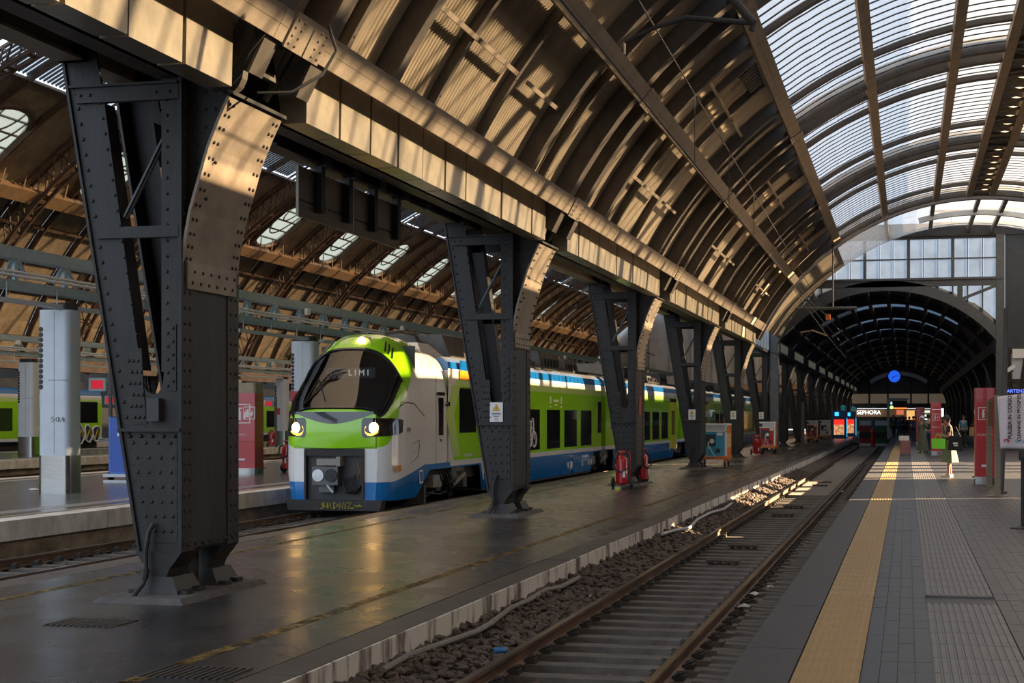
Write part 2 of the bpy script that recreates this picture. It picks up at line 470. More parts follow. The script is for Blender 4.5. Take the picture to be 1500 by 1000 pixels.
# --- tracks
M_SLEEP = mat('concrete_sleeper', (0.12, 0.108, 0.098), .85, scale=3, col2=(0.06, 0.054, 0.048), bump=.3)
M_RAILT = mat('rail_steel', (0.17, 0.10, 0.065), .6, .3, scale=2.2, col2=(0.065, 0.04, 0.028), bump=.3, stretch=(1, .5, 1))
M_RAILH = mat('rail_head', (0.30, 0.29, 0.28), .25, 1.0, scale=3, var=.3)
M_CLIP = mat('rail_clip', (0.03, 0.028, 0.027), .6)
def rail_mesh(L):
    b = MB()
    b.prism([(-.07, 0), (.07, 0), (.07, .012), (.012, .03), (.012, .105), (.035, .118), (.035, .142), (-.035, .142), (-.035, .118), (-.012, .105), (-.012, .03), (-.07, .012)], 'y', 0, L)
    b.cm = 1; b.box(-.032, .032, 0, L, .142, .15)
    return b.mesh('rail', [M_RAILT, M_RAILH])
rl = rail_mesh(17.99)
sl = MB().taper(-1.15, 1.15, -.13, .13, -.2, 0, .02, .02).mesh('sleeper', M_SLEEP)
cl = MB()
for s in (-1, 1):
    for q in (-1, 1):
        cl.box(s * .7525 + q * .10 - .055, s * .7525 + q * .10 + .055, -.07, .07, 0, .045)
        cl.tube([(s * .7525 + q * .07, -.05, .05), (s * .7525 + q * .15, -.03, .075), (s * .7525 + q * .15, .03, .075), (s * .7525 + q * .07, .05, .05)], .013, 5)
def track(xc, y0, y1, label, dense=True):
    t = thing('railway_track', label, 'railway track', (xc, y0, Z_RAIL - .15))
    n = int((y1 - y0) / 18)
    for s in (-1, 1):
        for i in range(n): obj('rail', rl, t, loc=(s * .7525, i * 18, 0))
    if dense:
        for i in range(int((y1 - y0) / .6)):
            obj('sleeper', sl, t, loc=(random.uniform(-.012, .012), i * .6, -.002 + random.uniform(-.004, .004)))
        n = len(cl.v); cb = MB()
        for i in range(110):
            o_ = len(cb.v); cb.v += [(a_, b_ + i * .6, c_) for a_, b_, c_ in cl.v]; cb.f += [tuple(q + o_ for q in f_) for f_ in cl.f]; cb.m += cl.m
        tag(obj('rail_clips', cb, t, mats=M_CLIP), kind='stuff')
    return t
tr1 = track(-2.815, 6.3, 122, 'empty brown railway track between right platform and middle platform')
tr2 = track(-12.72, 10, 122, 'railway track under the green and white train', True)
track(-27.5, 20, 190, 'far railway track nearest to the polished platform', False)
track(-32.2, 20, 190, 'far railway track beside the third platform edge', False)
track(-46.5, 20, 190, 'far railway track carrying the graffitied green train', False)
track(-51.5, 20, 190, 'leftmost far railway track below the left pillars', False)
# iron fittings between the rails
M_IRON = mat('rusty_iron', (0.07, 0.045, 0.03), .8, scale=8, col2=(0.03, 0.022, 0.018), bump=.4)
def beacon(x, y, w):
    b = MB(); b.box(-w / 2, w / 2, -.10, .10, .04, .075)
    for i in range(4):
        xx = -w / 2 + .06 + i * (w - .12) / 3; b.box(xx - .03, xx + .03, -.07, .07, 0, .04)
    o = obj('track_beacon', b, mats=M_IRON, loc=(x, y, -.70))
    return o
names = ['nearest rusty iron beacon plate lying between the rails', 'second rusty iron beacon plate between the rails', 'third rusty iron beacon plate between the rails', 'fourth rusty iron beacon plate between the rails', 'fifth rusty iron beacon plate between the rails', 'farthest rusty iron beacon plate between the rails']
for (px_, py_), lb in zip(((1060, 823), (1090, 800), (1147, 754), (1163, 742), (1200, 711), (1210, 706)), names):
    p = onz(px_, py_, -.66); tag(beacon(-2.82, p[1], .52), lb, 'track beacon', 'iron beacons between the rails')
# pale dust bed covering sleepers further on
tag(obj('sand_bed', MB().box(-.685, .695, 37.7, 108, -.04, .015), tr1, mats=mat('dusty_bed', (0.17, 0.155, 0.14), .9, scale=3, col2=(0.11, 0.10, 0.09), bump=.3)), kind='stuff')

# ballast stones
def stones(spots, smin, smax):
    b = MB(); t = (1 + sqrt(5)) / 2
    V = [Vector(p).normalized() for p in ((-1, t, 0), (1, t, 0), (-1, -t, 0), (1, -t, 0), (0, -1, t), (0, 1, t), (0, -1, -t), (0, 1, -t), (t, 0, -1), (t, 0, 1), (-t, 0, -1), (-t, 0, 1))]
    Fs = [(0, 11, 5), (0, 5, 1), (0, 1, 7), (0, 7, 10), (0, 10, 11), (1, 5, 9), (5, 11, 4), (11, 10, 2), (10, 7, 6), (7, 1, 8), (3, 9, 4), (3, 4, 2), (3, 2, 6), (3, 6, 8), (3, 8, 9), (4, 9, 5), (2, 4, 11), (6, 2, 10), (8, 6, 7), (9, 8, 1)]
    for (x, y, z) in spots:
        s = random.uniform(smin, smax); e = (s * random.uniform(.7, 1.3), s * random.uniform(.7, 1.3), s * random.uniform(.5, .9))
        R = Matrix.Rotation(random.uniform(0, 6.28), 3, 'Z') @ Matrix.Rotation(random.uniform(-.6, .6), 3, 'X')
        vs = []
        for v in V:
            k = random.uniform(.75, 1.15)
            p = R @ Vector((v.x * e[0] * k, v.y * e[1] * k, v.z * e[2] * k)); vs.append((p.x + x, p.y + y, p.z + z))
        b.add(vs, Fs)
    return b
sp = []
for i in range(7600):
    y = 9 + 52 * random.random() ** 1.5
    u = random.random()
    if u < .62:
        x = random.uniform(-4.40, -3.66); z = -.74 + (-3.66 - x) / .74 * .24
    elif u < .82: x = random.uniform(-2.0, -1.1); z = -.79
    else:
        x = random.uniform(-3.5, -2.1); z = -.79
    sp.append((x, y, z + random.uniform(-.02, .02)))
tag(obj('ballast_stones', stones(sp, .035, .062), mats=M_STONE), 'brown crushed stone ballast heaped along the empty track', 'ballast', kind='stuff')
tag(obj('ballast_bank', MB().prism([(-4.42, -.82), (-3.63, -.82), (-3.66, -.76), (-4.42, -.52)], 'y', 5, 122), mats=M_BALLAST), 'bank of brown ballast against the white platform wall', 'ballast', kind='stuff')
sp = []
for i in range(2600):
    y = 12 + 34 * random.random()
    x = random.uniform(-14.5, -13.55) if random.random() < .6 else random.uniform(-13.4, -12.0)
    sp.append((x, y, -.77 + random.uniform(-.02, .03)))
tag(obj('ballast_stones', stones(sp, .04, .075), mats=M_STONE), 'grey crushed stone ballast below the far concrete edge', 'ballast', kind='stuff')
# block kerb stones right of the right rail
kb = MB().taper(-.22, .22, -.11, .11, -.12, 0, .03, .03).mesh('kerb_block', M_SLEEP)
kr = root_struct('trim_1', 'row of worn blocks beside the right rail')
for i in range(110):
    obj('kerb_block', kb, kr, loc=(-1.62 + random.uniform(-.03, .03), 8.6 + i * .3, -.68 + random.uniform(-.015, .015)), rot=(0, random.uniform(-.06, .06), random.uniform(-.08, .08)))
# grey cable lying on the ballast
pts = []
for (a, c) in ((560, 985), (600, 962), (650, 945), (700, 927), (720, 915), (748, 893), (775, 881), (800, 866), (822, 862), (848, 848)):
    p = onz(a, c, -.52); pts.append((max(-4.34, min(-3.95, p[0])), p[1], -.50))
tag(obj('ground_cable', MB().tube(pts, .03, 8), mats=mat('cable_grey', (0.20, 0.19, 0.18), .6), smooth=True), 'grey cable lying along the ballast below platform edge', 'cable')
pts = []
for (a, c) in ((970, 785), (990, 777), (1010, 772), (1022, 760), (1040, 752), (1060, 745), (1072, 737)):
    p = onz(a, c, -.5); pts.append((max(-4.36, min(-4.0, p[0])), p[1], -.48 + .03 * sin(a)))
tag(obj('ground_cable', MB().tube(pts, .03, 8), mats=M_LTGREY, smooth=True), 'pale looping cable against the white wall further along', 'cable')
# litter
def litter(px_, py_, z, col, label, s=.06):
    p = onz(px_, py_, z); b = MB(); n = 9
    vs = [(p[0] + s * cos(k * 2 * pi / n) * random.uniform(.5, 1.2), p[1] + s * sin(k * 2 * pi / n) * random.uniform(.5, 1.2), p[2] + random.uniform(0, .04)) for k in range(n)] + [(p[0], p[1], p[2] + .055)]
    b.add(vs, [(k, (k + 1) % n, n) for k in range(n)] + [tuple(range(n - 1, -1, -1))])
    tag(obj('paper_scrap', b, mats=mat('scrap', col, .7)), label, 'litter', 'litter')
litter(1106, 872, -.64, (.5, .5, .5), 'larger white crumpled paper beside the right rail', .07)
litter(1090, 890, -.64, (.4, .4, .42), 'torn white paper nearest the camera beside right rail', .08)
litter(1128, 862, -.64, (.3, .3, .3), 'small grey paper scrap beside the right rail', .05)
litter(50, 718, Z_P2, (.6, .6, .6), 'white crumpled paper on the polished platform', .16)
litter(40, 822, -.66, (.6, .6, .58), 'white scrap on ballast below left pillar', .07)
litter(865, 876, -.62, (.5, .5, .5), 'tiny white scrap on ballast left of the rail', .03)
litter(1233, 721, -.64, (.55, .55, .55), 'white paper beside the rail further along the track', .07)
# crushed can
p = onz(733, 952, -.60)
cn = thing('crushed_can', 'blue crushed drink can lying beside the left rail', 'can', (p[0], p[1], -.60), .5)
obj('can_body', MB().lathe([(.026, -.06), (.033, -.05), (.028, 0), (.033, .05), (.027, .06)], 10, axis='x'), cn, mats=mat('can_blue', (0.02, 0.16, 0.40), .3))
obj('can_top', MB().lathe([(.027, .06), (.024, .068)], 10, axis='x'), cn, mats=M_RED)
# ================================================================ pillars
PX0, PY0, PSP = -7.45, 14.2, 13.33      # right front corner of the first pillar, spacing
DEP = 1.35
def pillar_meshes():
    """local frame: x = 0 right face, y = 0 front, z = 0 platform"""
    o = .3
    fr = [(-.50, .2 + o), (-1.43, 5.65 + o), (-1.03, 5.65 + o), (-.90, 4.97 + o), (-.475, 2.12 + o), (-.455, 1.98 + o), (-.40, 1.89 + o), (-.33, 1.86 + o), (-.27, 1.88 + o), (-.22, 1.95 + o), (-.205, 2.1 + o), (-.205, 5.3 + o), (0, 5.3 + o), (0, .2 + o)]
    parts = {}
    def edge_x(z): return -.50 - (z - .2) / 5.45 * .93     # outer left edge, z absolute
    b = MB(); b.prism(fr, 'y', .03, .07)
    # flanges of the slanting leg and the upright leg
    b.prism([(edge_x(.2), .2 + o), (edge_x(5.65), 5.65 + o), (edge_x(5.65) + .03, 5.65 + o), (edge_x(.2) + .03, .2 + o)], 'y', 0, .30)
    b.prism([(-.235, 2.1 + o), (-.235, 5.3 + o), (-.205, 5.3 + o), (-.205, 2.1 + o)], 'y', .03, .26)
    b.prism([(-.505, 2.12 + o), (-.93, 4.97 + o), (-.905, 4.97 + o), (-.478, 2.12 + o)], 'y', .03, .26)
    b.box(-.03, .012, -.005, .075, .2 + o, 5.35 + o)
    parts['front_frame'] = b.mesh('front_frame', M_PILLAR)
    bb = MB(); bb.v = [(x, DEP - y, z) for x, y, z in b.v]; bb.f = [tuple(reversed(f)) for f in b.f]; bb.m = list(b.m)
    parts['rear_frame'] = bb.mesh('rear_frame', M_PILLAR)
    b = MB(); b.box(-.02, 0, 0, DEP, .2 + o, 5.2 + o); b.box(0, .012, 0, .27, .2 + o, 3.4 + o); b.box(0, .012, DEP - .27, DEP, .2 + o, 3.4 + o)
    parts['side_plate'] = b.mesh('side_plate', M_PILLAR)
    b = MB(); b.prism([(edge_x(.2) + .03, .2 + o), (edge_x(1.7) + .03, 1.7 + o), (edge_x(1.7) + .05, 1.7 + o), (edge_x(.2) + .05, .2 + o)], 'y', .05, DEP - .05)
    b.box(-.5, 0, 0.04, DEP - .04, .2 + o, .23 + o)
    parts['rear_plate'] = b.mesh('rear_plate', M_PILLAR)
    b = MB(); b.box(edge_x(1.48) + .0, 0, -.03, .05, 1.47 + o, 1.50 + o); b.prism([(edge_x(.3) + .07, .3 + o), (edge_x(1.4) + .07, 1.4 + o), (-.05, 1.4 + o), (-.05, .3 + o)], 'y', .018, .03)
    b.prism([(-.56, 1.55 + o), (-.62, 2.35 + o), (-.46, 2.35 + o), (-.44, 1.95 + o), (-.4, 1.55 + o)], 'y', .018, .03)
    b.box(-.19, -.06, .018, .03, 1.9 + o, 2.6 + o)
    parts['lower_plate'] = b.mesh('lower_plate', M_PILLAR)
    for nm, z0, z1 in (('top_bar', 4.97, 5.13), ('middle_bar', 3.52, 3.64)):
        b = MB()
        for y0 in (-.01, DEP - .07):
            b.box(edge_x(z0) + .1, -.02, y0, y0 + .08, z0 + o, z1 + o)
        b.box(edge_x(z0) + .04, -.02, -.05, .02, z1 + o, z1 + .025 + o) if nm == 'top_bar' else None
        parts[nm] = b.mesh(nm, M_PILLAR)
    b = MB(); b.beam((-.70, .12, 3.75 + o), (-.18, .12, 4.70 + o), .02, .10, (0, 1, 0)); b.beam((-.70, .12, 3.75 + o), (-.18, .12, 4.70 + o), .06, .025, (0, 1, 0))
    parts['diagonal_brace'] = b.mesh('diagonal_brace', M_GREYSTEEL)
    curve = [(.014, 3.25), (.05, 3.5), (.11, 3.8), (.21, 4.12), (.31, 4.45), (.44, 4.75), (.55, 4.97)]
    b = MB()
    b.prism([(x, z + o) for x, z in curve] + [(x - .03, z + .012 + o) for x, z in reversed(curve)], 'y', .02, DEP - .02)
    b.prism([(.014, 2.98 + o), (.014, 3.27 + o), (.034, 3.27 + o), (.034, 2.98 + o)], 'y', .1, DEP - .1)
    parts['bracket_flange'] = b.mesh('bracket_flange', M_ROOF)  # flange lighter than the pillar: its sun and dust put into the colour
    b = MB()
    for y0 in (.22, DEP - .25):
        b.prism([(0, 3.3 + o), (0, 5.28 + o), (.53, 4.97 + o)] + [(x - .02, z + o) for x, z in reversed(curve[:-1])], 'y', y0, y0 + .03)
    b.prism([(-.02, 5.28 + o), (.60, 4.985 + o), (.60, 5.025 + o), (-.02, 5.32 + o)], 'y', 0, DEP)
    parts['bracket_web'] = b.mesh('bracket_web', M_PILLAR)
    # shoes, castings, foundation
    b = MB()
    for y0, y1 in ((0.0, .42), (DEP - .42, DEP)):
        b.prism([(-.52, .2 + o), (.012, .2 + o), (-.13, .02 + o), (-.17, -.08 + o), (-.36, -.08 + o), (-.40, .02 + o)], 'y', y0, y1)
    b.box(-.3, -.2, .55, .8, -.2 + o, .2 + o)
    parts['shoe'] = b.mesh('shoe', M_PILLAR)
    b = MB()
    for y0, y1 in ((-.06, .50), (DEP - .50, DEP + .06)):
        b.taper(-.52, .0, y0, y1, .06, .24, .09, .05); b.box(-.6, .08, y0 + .05, y0 + .2, .055, .10); b.box(-.58, .06, y1 - .2, y1 - .05, .055, .11)
    parts['base_casting'] = b.mesh('base_casting', M_PILLAR)
    b = MB(); b.taper(-.78, .24, -.42, DEP + .3, 0, .06, .06, .06)
    parts['foundation'] = b.mesh('foundation', mat('foundation_stone', (0.09, 0.082, 0.078), .8, scale=5, col2=(0.05, 0.045, 0.042), bump=.5))
    b = MB(); b.tube([(-.30, -.02, .5 + o), (-.33, -.06, .42 + o), (-.36, -.07, .22 + o), (-.35, -.09, .0 + o), (-.36, -.12, -.12 + o), (-.42, -.25, -.26 + o)], .026, 8)
    b.tube([(-.35, -.09, .03 + o), (-.355, -.11, -.08 + o)], .04, 8)
    parts['drain_pipe'] = b.mesh('drain_pipe', M_PILLAR, True)
    b = MB(); b.tube([(-.3, .65, 2.2 + o), (-.3, .65, 5.3 + o)], .05, 8); b.tube([(-.3, .65, 1.7 + o), (-.3, .65, 2.3 + o)], .07, 8)
    parts['inner_downpipe'] = b.mesh('inner_downpipe', M_DARK, True)
    # rivets
    b = MB(); z = .3
    while z < 5.1:
        if z < 3.2 or True:
            for y in (.07, .19, DEP - .19, DEP - .07):
                b.dome((.012, y, z + o), (1, 0, 0)) if z < 3.25 or y < .15 else None
        b.dome((edge_x(z) + .10, .03, z + o), (0, -1, 0)); 
        if z > 2.0: b.dome((edge_x(z) + .36, .03, z + .05 + o), (0, -1, 0), .02)
        b.dome((edge_x(z), .16, z + o), (-1, 0, 0), .02)
        b.dome((-.04, .03, z + o), (0, -1, 0), .02)
        if z > 2.2: b.dome((-.17, .03, z + .05 + o), (0, -1, 0), .02)
        z += .165
    for i in range(7): b.dome((.012, .15 + i * .175, .27 + o), (1, 0, 0))
    for r in range(7):
        zz = .42 + r * .155; nx = 4
        x0 = edge_x(zz) + .14; x1 = -.10
        for k in range(nx): b.dome((x0 + (x1 - x0) * (k + .15 * (r % 2)) / (nx - 1 + .15), .018, zz + o), (0, -1, 0), .024)
    for zz in (1.42,):
        for k in range(5): b.dome((-.6 + k * .13, .018, zz + o), (0, -1, 0), .024)
    for r in range(6):
        for k in range(3): b.dome((-.54 + k * .055 - .03 * (r % 2) - .008 * r, .018, 1.62 + r * .12 + o), (0, -1, 0), .022)
    for r in range(5): b.dome((-.155, .018, 1.95 + r * .14 + o), (0, -1, 0), .02); b.dome((-.095, .018, 2.0 + r * .14 + o), (0, -1, 0), .02)
    for i in range(len(curve) - 1):
        for q in (.2, .7):
            x = curve[i][0] + (curve[i + 1][0] - curve[i][0]) * q; zz = curve[i][1] + (curve[i + 1][1] - curve[i][1]) * q
            n = Vector((curve[i + 1][1] - curve[i][1], 0, -(curve[i + 1][0] - curve[i][0])))
            for y in (.09, .18, DEP - .18, DEP - .09): b.dome((x, y, zz + o), n, .024)
    for k in range(6): b.dome((.034, .2 + k * .19, 3.05 + o), (1, 0, 0), .022); b.dome((.034, .25 + k * .19, 3.17 + o), (1, 0, 0), .022)
    for r in range(8):
        for k in range(4):
            zz = 3.75 + r * .19; xx = .07 + k * .11
            if xx < .02 + (zz - 3.3) * .30: b.dome((xx, .22, zz + o), (0, -1, 0), .022)
        b.dome((.05, .22, 3.6 + r * .2 + o), (0, -1, 0), .02)
    for x in (edge_x(5.05) + .17, edge_x(5.05) + .28, -.28, -.12): b.dome((x, -.01, 5.05 + o), (0, -1, 0), .02)
    parts['rivets'] = b.mesh('rivets', M_PILLAR)
    return parts
PM = pillar_meshes()
def pillar(label, x, y, rz=0, group=None, skip=()):
    t = thing('steel_pillar', label, 'pillar', (x, y, Z_MID), rz, group)
    for nm, me in PM.items():
        if nm in skip: continue
        o = obj(nm, me, t)
        if nm == 'rivets': tag(o, kind='stuff')
    return t
ords = ['large riveted dark steel pillar nearest the camera on the left', 'second riveted steel pillar, in front of the train cab side', 'third riveted steel pillar with a red wheeled extinguisher at its foot', 'fourth riveted steel pillar, in front of the blue and orange cart', 'fifth riveted steel pillar, just behind the blue and orange cart', 'sixth riveted steel pillar, where the low dark hall begins']
pillars = []
for k in range(6):
    pillars.append(pillar(ords[k], PX0, PY0 + k * PSP, group='riveted pillars along the middle platform'))
for k in range(6, 16):
    pillar('dark riveted pillar lining the left side of the low far hall', PX0, PY0 + k * PSP, group='left pillars of the far hall', skip=('rivets', 'drain_pipe'))
for k in range(5, 16):
    pillar('dark riveted pillar lining the right side of the low far hall', 5.15, PY0 + k * PSP + DEP, pi, group='right pillars of the far hall', skip=('rivets', 'drain_pipe'))
for k in range(2, 14):
    pillar('dark flaring pillar at the far left side of the big hall', -58.6, PY0 + k * PSP, group='far left pillars of the big hall', skip=('rivets', 'drain_pipe'))
# notices on the pillars
M_PAPER = mat('notice_paper', (0.72, 0.72, 0.72), .6, scale=3, var=.05)
M_YEL = mat('warning_yellow', (0.72, 0.45, 0.02), .5)
M_INK = mat('black_ink', (0.015, 0.015, 0.015), .6)
def notice(pl, x, z):
    p = obj('notice', MB().box(x - .13, x + .13, .005, .012, z - .19, z + .19), pl, mats=M_PAPER)
    obj('warning_triangle', MB().prism([(x - .085, z + .02), (x + .085, z + .02), (x, z + .165)], 'y', .001, .005), p, mats=M_YEL)
    b = MB()
    for i, w in enumerate((.19, .17, .12)): b.box(x - w / 2, x + w / 2, .002, .005, z - .03 - i * .03, z - .018 - i * .03)
    b.prism([(x - .012, z + .05), (x + .015, z + .085), (x, z + .085), (x + .014, z + .125), (x - .015, z + .09), (x, z + .09)], 'y', -.001, .001)
    obj('print', b, p, mats=M_INK)
    b = MB(); b.lathe([(.035, 0), (.035, .003)], 14, (x, .002, z - .145), 'y'); obj('red_ring', b, p, mats=M_RED)
    b = MB(); b.lathe([(.024, -.002), (.024, 0)], 14, (x, .002, z - .145), 'y'); obj('ring_centre', b, p, mats=M_PAPER)
for k in (1, 3, 4, 5): notice(pillars[k], -.32, 2.02)
obj('red_plate', MB().box(.012, .02, .45, .65, 2.0, 2.5), pillars[2], mats=mat('red_print', (.5, .05, .04), .5))
obj('small_box', MB().box(-.36, -.22, -.06, .018, 1.88, 2.12), pillars[0], mats=M_DARK)

# ================================================================ main roof over the right half
CX, CZ, R = 3.2, 0.6, 10.85
CEIL = root_struct('ceiling', 'bronze coloured iron and glass barrel roof above the platforms', (0, 0, 0))
def at(a, r): t = RAD(a); return (CX + r * cos(t), CZ + r * sin(t))
A_LO, A_P2, A_P3, A_P4, A_P5, A_P6 = 151.8, 138.4, 125.0, 112.4, 100.2, 91.6
mir = lambda a: 180 - a
def rib_mesh():
    b = MB(); n = 40
    b.arc(CX, CZ, R + .03, R + .42, 155, 25, -.015, .015, n)
    b.arc(CX, CZ, R, R + .03, 155, 25, -.16, .16, n)
    b.arc(CX, CZ, R + .03, R + .13, 155, 25, -.03, .03, n); b.arc(CX, CZ, R + .34, R + .42, 155, 25, -.03, .03, n)
    a = 154
    while a > 26:
        for r in (R + .08, R + .38):
            x, z = at(a, r); b.dome((x, -.03, z), (0, -1, 0), .022, .016, 5)
        a -= .75
    return b.mesh('arch_rib', M_RIB)
RIB = rib_mesh()
def srib_mesh():
    b = MB(); n = 36
    b.arc(CX, CZ, R + .10, R + .24, 152, 28, -.012, .012, n)
    for a0, a1 in ((152, 125), (55, 28)): b.arc(CX, CZ, R + .24, R + .42, a0, a1, -.012, .012, 12)
    b.arc(CX, CZ, R + .07, R + .10, 152, 28, -.11, .11, n)
    return b.mesh('secondary_rib', M_RIB)
SRIB = srib_mesh()
def bar_mesh():
    b = MB()
    for a0, a1 in ((151.8, 125.4), (54.6, 28.2)): b.arc(CX, CZ, R + .26, R + .40, a0, a1, -.02, .02, 12); b.arc(CX, CZ, R + .24, R + .26, a0, a1, -.055, .055, 12)
    a = 150
    while a > 126:
        x, z = at(a, R + .24); b.dome((x, 0, z), (CX - x, 0, CZ - z), .02, .02, 5); a -= 4.5
    return b.mesh('glazing_rafter', M_RIB)
BAR = bar_mesh()
OFF_R, OFF_S, OFF_B = (.07, DEP - .07), (3.6, 10.6), (5.6, 8.0, 12.0, 2.3)
BAYS = list(range(-2, 4))
# corrugated sheets: same sheet turned round the vault axis
def sheet(w, da, pitch=.105, amp=.028, rr=R + .42):
    b = MB(); n = max(2, int(w / pitch) * 4); m = 5
    vs = []; fs = []
    for i in range(n + 1):
        y = w * i / n
        r = rr + amp * sin(2 * pi * y / pitch)
        for j in range(m + 1):
            t = RAD(da * (j / m - .5)); vs.append((r * cos(t), y, r * sin(t)))
    for i in range(n):
        for j in range(m): k = i * (m + 1) + j; fs.append((k, k + 1, k + m + 2, k + m + 1))
    b.add(vs, fs)
    me = b.mesh('roof_sheet', M_PANEL)
    me.polygons.foreach_set('use_smooth', [True] * len(me.polygons))
    return me
cuts = sorted([OFF_R[1]] + list(OFF_S) + list(OFF_B) + [PSP + OFF_R[0]])
sheets = {}
DA = (A_LO - A_P3) / 4
ANG = [A_P3 + DA * (i + .5) for i in range(4)]
def put_sheet(w, y, a):
    key = round(w, 3)
    if key not in sheets: sheets[key] = sheet(w, DA + .25)
    obj('roof_sheet', sheets[key], CEIL, loc=(CX, y, CZ), rot=(0, -RAD(a), 0))
# purlins
def purlin(width, r0=R - .05, r1=R + .16, L=PSP - .01):
    b = MB()
    b.box(r0, r1, 0, L, -width / 2, width / 2)
    b.box(r0 - .004, r0, 0, L, -.006, .006)
    return b.mesh('purlin', M_ROOF)
PUR = purlin(.34); PUR2 = purlin(.26)
batten = MB().box(R + .20, R + .26, 0, 2.1, -.035, .035).mesh('batten', M_ROOF)
def splice():
    b = MB(); b.box(R - .075, R - .05, -.45, .45, -.2, .2)
    for i in range(6):
        for j in (-.13, -.04, .05, .14):
            if abs(-.38 + i * .15) > .12: b.dome((R - .075, -.38 + i * .15, j), (-1, 0, 0), .022, .018)
    return b.mesh('splice_plate', M_ROOF)
SPL = splice()
louv = MB()
for i in range(7): louv.box(R + .28, R + .30, .1 + i * .28, .1 + i * .28 + .22, -.25, .12); louv.beam((R + .3, .1 + i * .28, -.22), (R + .55, .1 + i * .28 + .2, -.22), .03, .12)
louv.box(R + .24, R + .5, 0, .05, -.3, .2); louv.box(R + .24, R + .5, 2.1, 2.15, -.3, .2); louv.box(R + .24, R + .3, 0, 2.15, -.33, -.27)
LOUV = louv.mesh('vent_louver', M_DARK)
SKY_R = 57.5
PANG = [(A_LO, PUR), (A_P2, PUR), (A_P3, PUR), (A_P4, PUR2), (A_P5, PUR2), (92.6, PUR2)]
